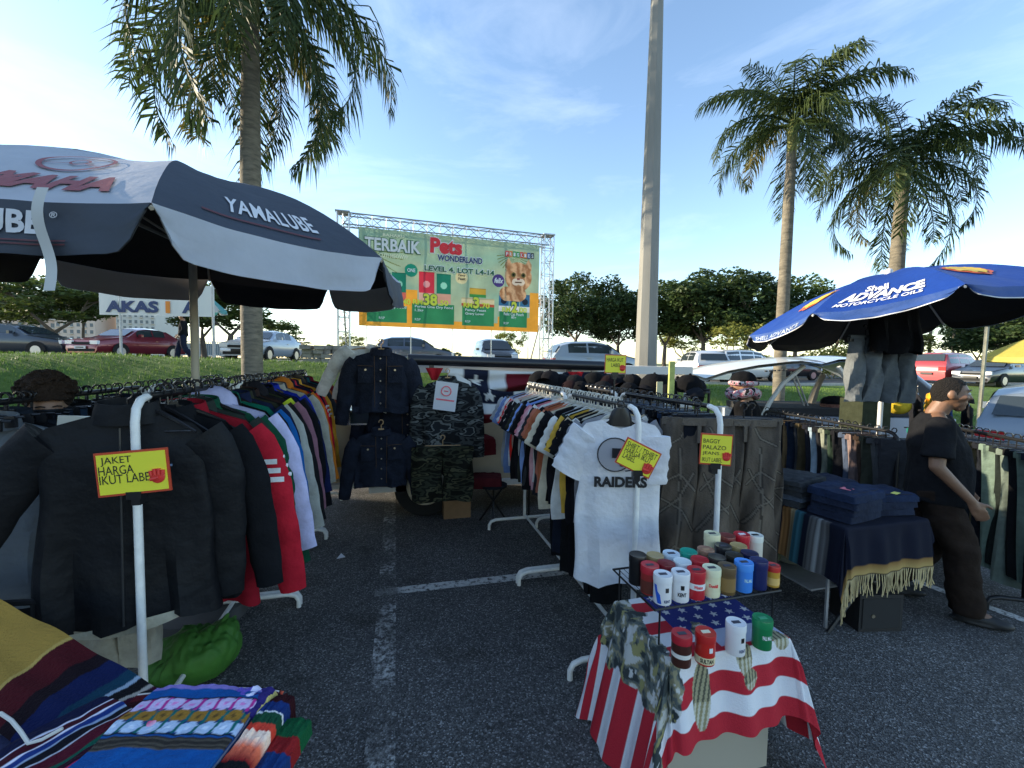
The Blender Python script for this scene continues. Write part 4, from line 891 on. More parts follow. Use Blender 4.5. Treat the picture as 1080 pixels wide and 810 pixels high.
# size marker
o = MB().box((0, 0, 0), (.11, .02, .05)).build('size_clips', m_hwht, loc=P(78, 444, 2.05)); o.rotation_euler = (0, .1, .2)
for i in range(4): MB().box((-.04+.025*i, -.0, -.035), (.012, .015, .03)).build('clip', m_hwht, o)
tag(o, 'small white bundle of hanger clips left of the big black jacket', 'clips')
# pale garment hanging low under the black jacket
o = empty('trousers', (XL-.22, 2.36, 1.02)); m_cream = cloth('#8f8c80'); trouser_mesh(.30, .66, .07, 3, full=True).build('legs', m_cream, o); link('hanger', HP, o, m_hblk); tag(o, 'washed grey-beige trousers hanging low under the big black jacket', 'trousers')
for i in range(34):
    y = 2.2+i*.098; o = link('clothes_hanger', HM, None, m_hblk, (XL, y, ZL+.013), (0, rnd(-.06, .06), rnd(-.35, .35)))
    tag(o, 'black plastic hanger squeezed between the jackets of the left rail', 'hanger', 'spare black hangers on the left rail')
for i in range(12):
    y = 2.25+i*.08; o = link('clothes_hanger', HP, None, m_hblk, (-1.78+.0, y+.05, 1.538), (0, rnd(-.05, .05), rnd(-.3, .3)))
    tag(o, 'black clip hanger at the near end of the back left rail', 'hanger', 'clip hangers on the back left rail')
# --- middle rail: T-shirts
random.seed(123)
TC = [('grey marl', '#7c7c80'), ('black', '#131316'), ('off-white', '#b8b4a8'), ('black', '#121215'), ('sand', '#a8987c'), ('black', '#161619'), ('mustard yellow', '#b8923a'), ('dark green', '#1d2a22'), ('white', '#bcbcb8'), ('black', '#121214'), ('pale grey', '#94949a'), ('black', '#141417'), ('faded black', '#2c2c2e'), ('cream', '#b8ae98'), ('black', '#111113'), ('salmon', '#b07058'), ('rust orange', '#94553a'), ('black', '#151518'), ('terracotta', '#a0604c'), ('charcoal', '#2a2b2e'), ('white', '#c0c0bc'), ('pale pink', '#b88c90'), ('rose', '#a86a74'), ('black', '#131316'), ('dark grey', '#333538'), ('light blue', '#6c84b8'), ('sky blue', '#7890c0'), ('black', '#121316'), ('dark olive', '#2a2c24'), ('grey', '#6e7074'), ('white striped', '#b8b8b4'), ('black', '#16161a'), ('off-white', '#aeaca2'), ('black', '#131315'), ('pink', '#b87a80'), ('stone', '#a8a090'), ('bright red', '#c02a24'), ('white', '#bababa'), ('steel blue', '#5a6e94'), ('grey', '#77797e'), ('brown', '#5a3f2c'), ('pale blue', '#8c9cc0'), ('slate', '#3c444e'), ('silver grey', '#8c8e90')]
n = len(TC)
for i, (nm, hx) in enumerate(TC):
    y = 2.33+i*(4.22-2.33)/n
    jacket((XC+rnd(-.012, .012), y, ZC+.012), rnd(-.12, .10), hx, '%s T-shirt, %s behind the white football T-shirt' % (nm, ORD[i]), i, group='T-shirts on the middle rail', hm=m_hwht, name='t_shirt', sx=rnd(.94, 1.05), short=True, cat='T-shirt')
# front white T-shirt
ts = empty('t_shirt', (XC-.075, 2.17, ZC+.005), R(-24)); mw = cloth('#c2c2c4', .05)
torso_mesh(.47, .95, .07, 15, 1.06, neck=.10, vneck=.05, slope=.25).build('body', mw, ts)
for s, an in ((-1, .36), (1, -.12)): sleeve_mesh(s, .47, .27, .06, an, 19, .10, .10, slope=.25, bend=-.1, fl=.40 if s < 0 else .05).build('sleeve', mw, ts)
link('hanger', HT, ts, m_hblk); MB().loft([[Vector((w_*math.cos(a), .016*math.sin(a), z)) for a in [k*6.283/16 for k in range(16)]] for w_, z in ((.03, -.01), (.05, -.03), (.065, -.07), (.075, -.115))]).build('hanger_head', M_BLACK, ts)
text('RAIDERS', t_blk, ts, lambda a, b: Vector((-.14+.29*a, -.052, -.46+.062*b+.012*a)), bold=.05, name='print_lettering')
hel = MB(); 
def helm(a, b):
    an = a*2*math.pi; r = .09*b; return Vector((.0-.03+r*math.cos(an)*1.05, -.050, -.27+r*math.sin(an)*1.05))
hel.grid(helm, 32, 3).build('print_helmet', mat('print_grey', (.40, .40, .42), .9), ts)
MB().tube([helm(i/24*.86+.07, 1.0)+Vector((0, -.001, 0)) for i in range(25)], .0035, 5).tube([(.0, -.053, -.30), (.07, -.053, -.31), (.10, -.053, -.345), (.03, -.053, -.36)], .0035, 5).tube([(.0, -.053, -.33), (.085, -.053, -.335)], .003, 5).build('print_outline', t_blk, ts)
MB().box((-.02, -.055, -.26), (.05, .003, .055)).box((.012, -.055, -.30), (.03, .003, .05)).build('print_shield', t_blk, ts)
tag(ts, 'white football T-shirt with a helmet print facing out in the middle', 'T-shirt')
# dark trousers low on the middle rail
random.seed(8)
for i, (nm, hx) in enumerate([('black', '#0e0e11'), ('black', '#101013'), ('grey striped', '#6a6a66'), ('black', '#0f0f12'), ('black', '#111114'), ('navy', '#151a26'), ('black', '#0e0e10')]):
    trousers((XC-.04, 2.34+i*.125, 1.16), rnd(-.2, .2), hx, '%s long garment hanging low under the T-shirts, %s from the front' % (nm, ORD[i]), i, 'long dark garments under the T-shirts', s=.86)
# --- jeans rail behind
random.seed(10)
JC = ['#12151c', '#10131a', '#1c2a3e', '#101216', '#6b7076', '#131720', '#1b2d48', '#0f1116', '#17202e', '#272a2e', '#13161d', '#20304a', '#0e1014', '#3a3f46', '#151a24', '#1a2436', '#111319', '#22262c', '#182234', '#101217']
JN = ['black', 'black', 'dark blue', 'black', 'pale grey', 'ink', 'mid blue', 'black', 'navy', 'charcoal', 'ink', 'blue', 'black', 'grey', 'ink', 'navy', 'black', 'charcoal', 'navy', 'black']
for i in range(20): trousers((XJ, 2.27+i*.097, 1.512), rnd(-.15, .15), JC[i], '%s jeans, %s behind the brown corduroy trousers' % (JN[i], ORD[i]), i, 'dark jeans on the rail behind the T-shirts', hm=m_hblk)
m_cord = rampmat('washed_brown_denim', [(.3, (.070, .056, .044)), (.7, (.17, .14, .11))], scale=5, stretch=(1, 1, .35), bump=.5, bscale=60)
m_cseam = cloth('#7d7160')
def cord_col(v):
    s = 1 if v.x > 0 else -1; x, z = abs(v.x), v.z; n = fbm(v.x*6, v.z*2.2, 3); c = Vector((.105, .085, .066))*(1+.45*n+.25*fbm(v.x*30, v.z*9, 7))
    for pts in ([(.06, -.13), (.10, -.20), (.19, -.24)], [(.02, -.50), (.10, -.41), (.2, -.47)], [(.03, -.40), (.11, -.56), (.21, -.66)], [(.01, -.76), (.09, -.62), (.22, -.56)], [(.10, -.26), (.105, -.7), (.115, -1.15)], [(.02, -.92), (.12, -.84), (.24, -.94)]):
        for q in range(len(pts)-1):
            (x0, z0_), (x1, z1_) = pts[q], pts[q+1]; dx, dz = x1-x0, z1_-z0_; t = max(0, min(1, ((x-x0)*dx+(z-z0_)*dz)/(dx*dx+dz*dz))); d_ = math.hypot(x-x0-t*dx, z-z0_-t*dz)
            if d_ < .005: return Vector((.17, .145, .115))
            if d_ < .011: c = Vector((.05, .042, .034))
    return c
def cord(p, rz, label, seed, sc=1.0):
    o = empty('trousers', p, rz); tmb = trouser_mesh(.40, 1.06, .11, seed, .005, 1.22, nn=96, rows=190); tmb.c = [cord_col(Vector(v)) for v in tmb.v]; tmb.build('legs', paintmat('washed_denim', .95, .5, 90), o)
    MB().loft([[Vector((.205*math.cos(a), .036*math.sin(a), z)) for a in [2*math.pi*k/20 for k in range(20)]] for z in (-.075, -.12)]).build('waistband', m_cord, o); link('hanger', HP, o, m_hblk)
    MB().box((0, -.042, -.17), (.02, .02, .1)).build('fly', m_cord, o); o.scale = (sc, sc, sc)
    return tag(o, label, 'trousers', 'brown panelled trousers at the rail end')
cord((XJ-.03, 2.21, 1.50), R(-22), 'brown panelled wide-leg trousers facing out behind the right post', 31, 1.02); cord((XJ+.40, 2.30, 1.47), R(-26), 'brown panelled trousers at the right, beyond the white post', 32, 1.0); cord((XJ+.64, 2.48, 1.45), R(-30), 'brown panelled trousers farthest right of the three pairs', 33, .98)
for i in range(22):
    q = 2.3+i*.085; o = link('clothes_hanger', HP, None, m_hblk, (XJ, q+.04, 1.512), (0, rnd(-.05, .05), rnd(-.3, .3))); tag(o, 'black clip hanger among the dark jeans behind the T-shirts', 'hanger', 'spare clip hangers on the jeans rail')
# --- right rails: trousers
random.seed(44)
RC1 = [('faded black', '#25262a'), ('grey denim', '#3a3c3e'), ('olive grey cargo', '#33352c'), ('dark brown', '#2c221c'), ('dusty rose grey', '#6a5a56'), ('blue grey', '#3c4658'), ('black', '#131418'), ('dark green', '#202d24'), ('sage grey', '#6a6e62'), ('black', '#141519'), ('pale denim', '#8494a0'), ('ink', '#15171f'), ('olive brown', '#3c3424'), ('charcoal', '#2a2c30'), ('dark blue', '#16202f'), ('khaki brown', '#5c4c34'), ('black', '#121317'), ('mid blue denim', '#1e3350'), ('rust brown', '#6b4226'), ('navy', '#131a2a'), ('blue patched', '#243a5c'), ('pale khaki', '#7a745e')]
d1 = (R1b-R1a); d1.z = 0; L1 = d1.length; d1.normalize(); a1 = math.atan2(d1.y, d1.x)-math.pi/2
for i, (nm, hx) in enumerate(RC1):
    q = R1a+d1*(.04+i*(L1-.02)/len(RC1)); trousers((q.x, q.y, 1.18), a1+rnd(-.1, .1)-.25, hx, '%s trousers, %s from the right on the rail behind the jeans table' % (nm, ORD[i]), i, 'trousers on the rail behind the jeans table', pocket=(i % 3 == 2))
RC2 = [('black', '#121316'), ('dark navy', '#141824'), ('sage green', '#56645a'), ('black', '#101114'), ('grey sage', '#5c665e'), ('forest black', '#161c1a'), ('sage corduroy', '#5a6a60'), ('ink', '#14171d'), ('olive khaki', '#4a4430'), ('dark slate', '#20262a'), ('black', '#121417'), ('navy', '#171d28'), ('tan brown', '#5e4c30'), ('dark khaki', '#3e3626'), ('pale grey', '#7e8086'), ('rose brown', '#6a504c'), ('dark taupe', '#423a34'), ('stone', '#7a7464'), ('olive', '#34362a'), ('teal green', '#12564e')]
d2 = (R2b-R2a); d2.z = 0; L2 = d2.length; d2.normalize(); a2 = math.atan2(d2.y, d2.x)-math.pi/2
for i, (nm, hx) in enumerate(RC2):
    q = R2a+d2*(.02+i*(L2-.02)/len(RC2)); trousers((q.x, q.y, 1.212), a2+rnd(-.15, .15)-.35, hx, '%s trousers, %s from the right on the rail beside the man in black' % (nm, ORD[i]), i, 'trousers on the rail beside the man in black', pocket=(i % 4 == 1), s=1.04)
# grey jeans hanging under the blue parasol, with black shorts over them
pj = P(931, 330, 3.72); 
for i, (dx, c_, lb) in enumerate(((-.14, '#5a5e60', 'washed grey jeans hanging left of the blue parasol pole'), (.16, '#4a4e50', 'washed grey jeans hanging right of the blue parasol pole'))):
    q = pj+R0*dx; o = empty('trousers', (q.x, q.y, P(931, 352, 3.7).z+.05), R(-15)); trouser_mesh(.30, .56, .09, 60+i, flare=1.0).build('legs', cloth(c_), o); MB().tube([(-.14, 0, -.08), (.14, 0, -.08)], .02, 8).build('waistband', cloth(c_), o); link('hanger', HP, o, m_hblk); tag(o, lb, 'jeans', 'jeans hanging under the blue parasol')
o = empty('shorts', (pj.x, pj.y-.1, P(931, 300, 3.7).z), R(-15)); torso_mesh(.40, .52, .10, 9, 1.1, neck=.15, slope=.05).build('body', cloth('#0a0a0c'), o); link('hanger', HM, o, m_hblk); tag(o, 'black skirt hanging under the blue parasol in front of the jeans', 'skirt')
def slab(p, lx, ly, h, rz, m, name='folded_jeans', label=None, cat='jeans', group=None, seed=0, paintf=None, layers=2, tilt=0.0):
    """a folded textile: flat soft top, rounded edges, layered sides; paintf(x 0..1, y 0..1, side 0..1)"""
    mb = MB(); n = 30 if paintf is None else 90
    def uv(a, b):
        a = 2*a-1; b = 2*b-1; mm = max(abs(a), abs(b), 1e-6); k = min(1, mm/.80)/mm; return a*k, b*k, max(0, (mm-.80)/.20)
    def fn(a, b):
        x, y, t = uv(a, b); e = (abs(x)**6+abs(y)**6)
        z = h*(1-.10*e*(1-t))+.010*mnoise.noise(Vector((x*2.4, y*2.4, seed)))*(1-t)+.004*mnoise.noise(Vector((x*7, y*7, seed+3)))*(1-t)
        g = 1.0
        if t > 0: z = z*(1-t); g = 1+.035*math.sin(min(1, t*3)*math.pi/2)-.022*abs(math.sin(t*math.pi*layers))+.012*mnoise.noise(Vector((x*4, y*4, seed+t*3)))
        q = 1-.05*(x*x*y*y)
        return Vector((x*lx/2*g*q, y*ly/2*g*q, z+tilt*x))
    def cf(a, b):
        x, y, t = uv(a, b); return paintf(.5+x/2, .5+y/2, t)*1.35
    mb.grid(fn, n, n, cf if paintf else None)
    o = mb.build(name, m, None, loc=p); o.rotation_euler = (0, 0, rz)
    if label: tag(o, label, cat, group)
    return o
# ---------------------------------------------------------------- price signs
m_sy = mat('card_yellow', '#f2c630', .5); m_sr = mat('frame_red', '#a83a20', .4); m_fist = mat('fist_red', '#c03028', .5)
def sign(p, w, h, rz, roll, lines, label, post=True, hand=True, tcol=None, hd=None):
    o = empty('price_sign', p, rz); Mr = Matrix.Rotation(roll, 3, 'Y')
    def q(x, y, z): return Mr @ Vector((x, y, z))
    MB().box((0, 0, 0), (w, .006, h), M=Mr).build('frame', m_sr, o, smooth=False)
    MB().box(q(0, -.004, 0), (w*.93, .004, h*.90), M=Mr).build('card', m_sy, o, smooth=False)
    n = len(lines)
    for i, (s, x0, x1) in enumerate(lines):
        lh = .62*h*.86/n if n > 3 else .2*h; z = h*.40-(i+1)*(h*.80/ (n+ (0 if n > 3 else .9)))
        text(s, tcol or t_blk, o, lambda a, b: q(lerp(x0, x1, a)*w-w/2, -.0075, z+lh*b), bold=.0)
    if hand:
        hx, hz, hs = (hd or (w*.33, -h*.22, w*.13))
        m = MB(); m.ball(q(hx, -.008, hz), (hs, .004, hs*1.0), 14, 7)
        for k in range(4): m.tube([q(hx-hs*.75+k*hs*.5, -.010, hz+hs*.3), q(hx-hs*.8+k*hs*.53, -.010, hz+hs*(1.25 if k in (1, 2) else 1.0))], hs*.27, 8)
        m.tube([q(hx-hs*.9, -.011, hz-hs*.3), q(hx+hs*.3, -.013, hz-.1*hs)], hs*.28, 8); m.build('hand_symbol', m_fist, o)
    cl = MB(); cl.box((0, .008, -h/2-.005), (.05, .03, .03)).box((0, .03, -h/2-.03), (.03, .05, .035)).tube([(0, .012, -h/2), (0, .02, -h/2-.045)], .010, 8); cl.build('clamp', M_BLACK, o)
    return tag(o, label, 'price sign', 'yellow price signs clipped to the rails')
s1 = P(141, 498, 1.66); sign(s1, .245, .172, R(-2), R(-4), [('JAKET', .09, .50), ('HARGA', .05, .52), ('IKUT LABEL', .05, .80)], 'yellow price sign reading JAKET HARGA IKUT LABEL on the left post', hd=(.082, -.025, .026))
s2 = P(673, 483, 2.16); sign(s2, .195, .145, R(-14), R(26), [('SHIRT / TSHIRT', .06, .92), ('HARGA IKUT', .08, .84), ('LABEL', .10, .45)], 'tilted yellow price sign clipped in front of the white football T-shirt')
s3 = P(755, 474, 2.17); sign(s3, .155, .160, R(-22), R(2), [('BAGGY', .08, .6), ('PALAZO', .08, .8), ('JEANS', .08, .6), ('IKUT LABEL', .08, .7)], 'yellow price sign in front of the brown trousers')
s4 = P(649, 384, 3.4); sign(s4, .17, .15, R(-14), R(1), [('HARGA IKUT', .08, .86), ('LABEL', .3, .75)], 'small yellow price sign raised above the white hangers at the back')
MB().tube([P(650, 396, 3.42), P(651, 425, 3.42)], .008, 6).build('stem', M_BLACK, bpy.data.objects[bpy.data.objects[-1].name]) if False else None
o4 = [o for o in bpy.data.objects if o.get('label', '').startswith('small yellow price sign')][0]; MB().tube([(0, .02, -.09), (0, .02, -.30)], .008, 6).build('stem', M_BLACK, o4)
# ---------------------------------------------------------------- camper van in the middle
VY = 4.86; van = empty('camper_van', (.0, VY, 0)); m_cream = mat('van_cream', (.50, .40, .27), .4, var=.08, vscale=3, coat=.3); m_vw = mat('van_white', (.68, .67, .63), .35, coat=.4); m_in = mat('van_interior', (.03, .03, .03), .9); m_gl = mat('van_window', (.02, .03, .035), .08)
# side profile (x, z): bonnet left, body to the right
prof = [(-.80, .40), (-.88, .60), (-.90, .90), (-.84, 1.10), (-.30, 1.20), (-.24, 1.22), (.02, 1.64), (.12, 1.70), (3.6, 1.70), (3.75, 1.6), (3.8, .9), (3.78, .40)]
lower = [(-.80, .36), (-.89, .60), (-.91, .90), (-.84, 1.10), (-.30, 1.17), (3.82, 1.17), (3.82, .36), (2.95, .36), (2.93, .60), (2.72, .74), (2.5, .60), (2.46, .36), (.70, .36), (.67, .60), (.50, .74), (.14, .76), (-.04, .60), (-.07, .36)]
MB().prism([(x, 0, z) for x, z in lower], (0, 1.6, 0)).build('body', m_cream, van, smooth=False)
MB().prism([(-.86, -.01, 1.10), (-.30, -.01, 1.20), (-.30, -.01, 1.16), (-.88, -.01, 1.04)], (0, 1.62, 0)).build('bonnet', m_vw, van, smooth=False)
MB().box((1.9, .8, 1.66), (3.74, 1.66, .10)).build('roof', m_vw, van)
for x0, x1 in ((-.30, .03), (.92, .96), (2.2, 2.28), (3.72, 3.74)):
    for y in (0.03, 1.57): MB().tube([(x0, y, 1.16), (x1, y, 1.62)], .035, 8).build('pillar', m_vw, van)
MB().box((1.9, .02, 1.20), (3.8, .05, .05)).build('belt_moulding', m_vw, van); MB().box((1.2, -.03, .33), (3.0, .10, .06)).box((-.5, -.03, .39), (.55, .10, .05)).build('sill', m_vw, van)
MB().add([(-.27, .06, 1.2), (-.27, 1.54, 1.2), (.03, 1.54, 1.62), (.03, .06, 1.62)], [(0, 1, 2, 3)]).build('windscreen', m_gl, van)
MB().box((2.6, 1.59, 1.42), (2.2, .02, .4)).build('rear_side_window', m_gl, van); MB().box((2.2, .75, 1.19), (2.9, 1.4, .04)).build('interior_bed', m_in, van)
for x in (.31, 2.7):
    t = empty('wheel', (x+.0, .02, .345)); t.parent = van
    MB().tube([(0, -.10, 0), (0, -.08, 0), (0, .10, 0)], [.33, .345, .345], 32, up=(0, 0, 1)).build('tyre', m_tyre, t)
    MB().tube([(0, -.125, 0), (0, -.112, 0), (0, -.05, 0)], [.205, .215, .215], 28, up=(0, 0, 1)).build('rim', mat('cream_rim', (.50, .44, .32), .4), t)
    MB().tube([(0, -.14, 0), (0, -.125, 0)], [.07, .12], 20, up=(0, 0, 1)).build('hub_cap', mat('chrome', (.5, .5, .5), .2, metal=1), t)
mi = MB().box((0, 0, 0), (.27, .06, .15)).build('wing_mirror', mat('chrome', (.5, .5, .5), .2, metal=1), van, loc=P(382, 440, 4.3)-van.location); MB().box((0, -.034, 0), (.22, .006, .115)).build('mirror_glass', m_gl, mi)
MB().box((-.89, -.01, .85), (.08, .2, .2)).build('headlight', m_hl, van)
MB().tube([P(430, 379, 4.5)-van.location, P(636, 386, 5.2)-van.location], .058, 14).build('awning_roll', mat('black_vinyl', (.012, .013, .017), .35), van)
for u, v, d in ((455, 381, 4.58), (600, 386, 5.08)): MB().box(P(u, v+5, d)-van.location, (.05, .05, .14)).build('awning_bracket', M_BLACK, van)
tag(van, 'cream and white camper van behind the rails with clothes hung along its side', 'van')
# clothes hung on the van
def dj(p, rz, label, sc=1.0, seed=0, col='#121a2c'):
    o = empty('denim_jacket', p, rz); c = rampmat('dark_denim', [(.3, (.006, .008, .015)), (.7, (.016, .021, .036))], scale=14, bump=.4, bscale=60)
    torso_mesh(.50, .52, .10, 110+seed, .94).build('body', c, o)
    for s in (-1, 1):
        sleeve_mesh(s, .50, .56, .08, .22, 120+seed, .085, .05).build('sleeve', c, o)
        pk = MB().box((s*.12, -.062, -.28), (.12, .012, .13)).build('pocket', c, o); MB().tube([(s*.12, -.075, -.235), (s*.12, -.069, -.235)], .009, 8).build('button', mat('brass_button', (.5, .42, .3), .3, metal=.8), pk)
        MB().tube([(s*.05, -.066, -.12), (s*.045, -.07, -.56)], .0025, 4).tube([(s*.185, -.062, -.2), (s*.06, -.07, -.205)], .0025, 4).build('stitching', cloth('#4a3a2c'), o)
    MB().box((0, -.0, -.575), (.46, .11, .045)).build('waistband', c, o)
    link('collar', CO, o, c); link('hanger', HM, o, m_woodh)
    for k in range(5): MB().ball((0.0, -.066, -.14-.095*k), .008, 8, 5).build('button', MATS['brass_button'], o)
    o.scale = (sc, sc, sc); return tag(o, label, 'denim jacket', 'dark denim jackets hung on the van')
dj(P(402, 361, 4.1), R(-4), 'dark denim jacket hanging highest on the van, sleeves spread', 1.12, 0)
dj(P(402, 446, 4.05), R(3), 'dark denim jacket hanging low in front of the cream bonnet', 1.0, 1)
dj(P(430, 398, 4.35), R(-2), 'dark denim jacket behind the top one, just left of the camouflage shirt', 1.12, 2); dj(P(412, 402, 4.45), R(6), 'dark denim jacket mostly hidden between the other denim jackets', 1.1, 3)
o = jacket(P(398, 361, 4.22), R(0), '#b8b6ae', 'off-white jacket with its sleeve showing left of the top denim jacket', 1, hm=m_woodh); o.scale = (1.0, 1.0, .78); o.rotation_euler = (0, R(15), R(0))
m_camo = rampmat('camouflage_grey', [(.0, '#16181a'), (.42, '#3c4040'), (.50, '#16181a'), (.56, '#6a6e6c'), (.62, '#22262a')], scale=6, stretch=(1, 1, 2.6), detail=1.5, const=True, bump=.4, bscale=25)
m_camo2 = rampmat('camouflage_olive', [(.0, '#14150f'), (.42, '#34382a'), (.50, '#1c1d16'), (.57, '#4c4c38'), (.63, '#15160f')], scale=5.5, stretch=(1, 1, 2.8), detail=1.5, const=True, bump=.5, bscale=22)
o = empty('camouflage_shirt', P(472, 392, 4.2), R(-6)); torso_mesh(.50, .80, .12, 210, 1.05).build('body', m_camo, o); [sleeve_mesh(s, .50, .70, .09, .12, 211, .09, .07).build('sleeve', m_camo, o) for s in (-1, 1)]; link('collar', CO, o, m_camo); link('hanger', HM, o, m_woodh); tag(o, 'grey camouflage shirt hanging under the white price sheet', 'camouflage shirt')
o = empty('camouflage_trousers', P(467, 462, 4.15), R(-4)); trouser_mesh(.60, .52, .16, 212, .0, 1.05).build('legs', m_camo2, o); link('hanger', HP, o, m_woodh); MB().box((0, 0, -.1), (.5, .12, .05)).build('waistband', m_camo2, o); tag(o, 'olive tiger-stripe camouflage trousers hanging over the van wheel', 'camouflage trousers')
q = P(470, 418, 4.02); o = empty('price_sheet', q, R(-12)); Mq = Matrix.Rotation(R(7), 3, 'Y'); MB().box((0, 0, 0), (.21, .004, .27), M=Mq).build('sheet', mat('paper_white', (.66, .67, .70), .8), o)
m_pk = mat('ink_pink', '#d0606a', .7); MB().tube([Mq @ Vector((.045*math.cos(a), -.004, .045+.05*math.sin(a)*(1 if a < 3.14 else .8))) for a in [i*6.3/14 for i in range(15)]], .006, 5).tube([Mq @ Vector((-.02, -.004, .05)), Mq @ Vector((.02, -.004, .05))], .006, 5).build('symbol', m_pk, o)
MB().box(Mq @ Vector((0, -.003, -.035)), (.17, .002, .014), M=Mq).build('printed_line', m_pk, o); tag(o, 'white price sheet with pink printing on the camouflage shirt', 'price sheet')
# flag bunting on the van: star panels, white and dark red swags
def swag(u0, v0, u1, v1, d, drop, hgt, paintf, label, name='flag_bunting', nx=60, ny=26, d2=None):
    A = P(u0, v0, d); B = P(u1, v1, d2 or d)
    def fn(a, b):
        p = A.lerp(B, a); dr = drop*4*a*(1-a); z = p.z-dr-b*hgt*(1+.15*math.sin(a*9)); return Vector((p.x, p.y-.06*math.sin(b*9+a*4)*b-.03*math.sin(a*22)*b, z))
    m = MB(); m.grid(fn, nx, ny, paintf); return tag(m.build(name, paintmat('printed_cotton'), None), label, 'bunting')
W_ = Vector((.70, .70, .67)); N_ = Vector((.012, .016, .035)); RD = Vector((.16, .012, .02))
def star(x, y, r):
    an = math.atan2(x, y) % (2*math.pi/5); an = min(an, 2*math.pi/5-an); d_ = math.hypot(x, y); px, py = d_*math.cos(an), d_*math.sin(an)
    ri = r*.40; ix, iy = ri*math.cos(math.pi/5), ri*math.sin(math.pi/5)     # edge from the tip (r, 0) to the inner corner
    return (ix-r)*(py)-(iy)*(px-r) > 0
swag(472, 388, 640, 392, 4.62, .02, .24, lambda a, b: (W_ if star((a-.165)*1.9, (b-.5)*-.26, .085) else N_) if (.09 < a < .24) else (RD if .34 < a < .60 and b > .15 else ((N_ if not star((a-.78)*1.9, (b-.45)*-.26, .085) else W_) if a > .71 else W_)), 'white, navy and dark red star bunting along the van roof rail', d2=5.1)
swag(480, 393, 585, 402, 4.42, .15, .36, lambda a, b: (N_ if not star((a-.35)*.8, (b-.22)*-.36, .07) else W_) if (.15 < a < .6 and b < .45) else (RD if b > .72 else W_), 'lower star-spangled swag sagging beside the camouflage shirt', 'flag_swag')
o = slab(P(503, 478, 4.75), .34, .30, .20, .2, cloth('#4a1218'), 'red_bundle', seed=4, layers=3); tag(o, 'dark red cloth bundle in the van doorway under the swag', 'cloth')
for i, (u, v) in enumerate(((458, 388), (607, 392))):
    p = P(u, v, 4.45 if i == 0 else 4.8); o = MB().grid(lambda a, b: p*0+Vector((lerp(-.09, .09, a)*(1-b*.7), -.02*math.sin(a*8), -.13*b)), 8, 8).build('red_pennant', cloth('#8a1a20'), None, loc=p); tag(o, ['small red pennant above the camouflage shirt', 'small red pennant among the black caps'][i], 'pennant')
# cap rail
random.seed(6)
CAPM = MB(); CAPM.lathe([(.095, 0), (.098, .03), (.088, .075), (.055, .11), (.012, .122), (.001, .123)], n=20); CB = MB(); CB.grid(lambda a, b: Vector((lerp(-.08, .08, a), -.08-.085*b*math.sqrt(max(0, 1-(2*a-1)**2))-.0, .01-.02*b-.02*(2*a-1)**2)), 12, 4)
capme = CAPM.mesh('crown'); brim = CB.mesh('brim'); capb = MB().ball((0, 0, .124), .009, 8, 5).mesh('button')
capcols = ['#0c0c0e', '#101014', '#0d0e12', '#141416', '#0b0c0e', '#1c1012', '#0e0f14', '#101012', '#0c0d10', '#15161a', '#0d0d0f', '#181a20']
crl = empty('cap_rail', (0, 0, 0)); c0, c1 = P(560, 402, 4.55), P(748, 408, 4.0)
MB().tube([c0-Vector((0, 0, .03)), c1-Vector((0, 0, .03))], .012, 8).build('bar', M_BLKMET, crl)
for q in (c0, c1): MB().tube([Vector((q.x, q.y, 0)), q-Vector((0, 0, .02))], .012, 8).build('leg', M_BLKMET, crl)
MB().box((c0+c1)/2-Vector((0, 0, .05)), ((c1-c0).length, .25, .012), math.atan2((c1-c0).y, (c1-c0).x)).build('shelf', M_BLACK, crl)
tag(crl, 'black stand carrying the row of dark caps behind the middle rails', 'cap stand')
PL = ['at the left end', 'second from the left', 'third from the left', 'fourth from the left', 'fifth from the left', 'sixth from the left', 'seventh from the left', 'eighth from the left', 'ninth from the left', 'tenth from the left', 'eleventh from the left', 'at the right end']
for i in range(12):
    q = c0.lerp(c1, (i+.4+rnd(-.25, .25))/12); o = empty('cap', q-Vector((0, rnd(-.08, .08), .035+rnd(-.01, .03))), rnd(-.6, .6)); c = cloth(capcols[i]); link('crown', capme, o, c); link('brim', brim, o, c); link('button', capb, o, c); o.rotation_euler = (rnd(-.5, .3), rnd(-.35, .35), rnd(-1.6, 1.6)); o.scale = (rnd(1.1, 1.35),)*3
    tag(o, '%s cap on the back stand, %s' % ('dark maroon' if i == 5 else 'black', PL[i]), 'cap', 'dark caps on the stand')
for i in range(8):
    q = c0.lerp(c1, (i+.8+rnd(-.3, .3))/9)-R0*0-F0*.12; o = empty('cap', q-Vector((0, 0, .10)), 0); c = cloth(capcols[(i*5) % 12]); link('crown', capme, o, c); link('brim', brim, o, c); link('button', capb, o, c); o.rotation_euler = (rnd(.6, 1.2), rnd(-.4, .4), rnd(-1, 1)); o.scale = (rnd(1.0, 1.2),)*3
    tag(o, 'dark cap hanging below the front edge of the cap stand', 'cap', 'caps hanging off the stand edge')
q = P(708, 402, 3.9); o = MB().box((0, 0, 0), (.055, .02, .36)).build('skateboard_deck', mat('board_yellow_green', (.42, .46, .12), .6, var=.4, vscale=10), loc=q); MB().box((-.12, .0, -.08), (.06, .008, .15)).build('swing_tag', mat('tag_cream', (.5, .48, .3), .7), o); tag(o, 'narrow yellow-green board standing between the caps', 'board')
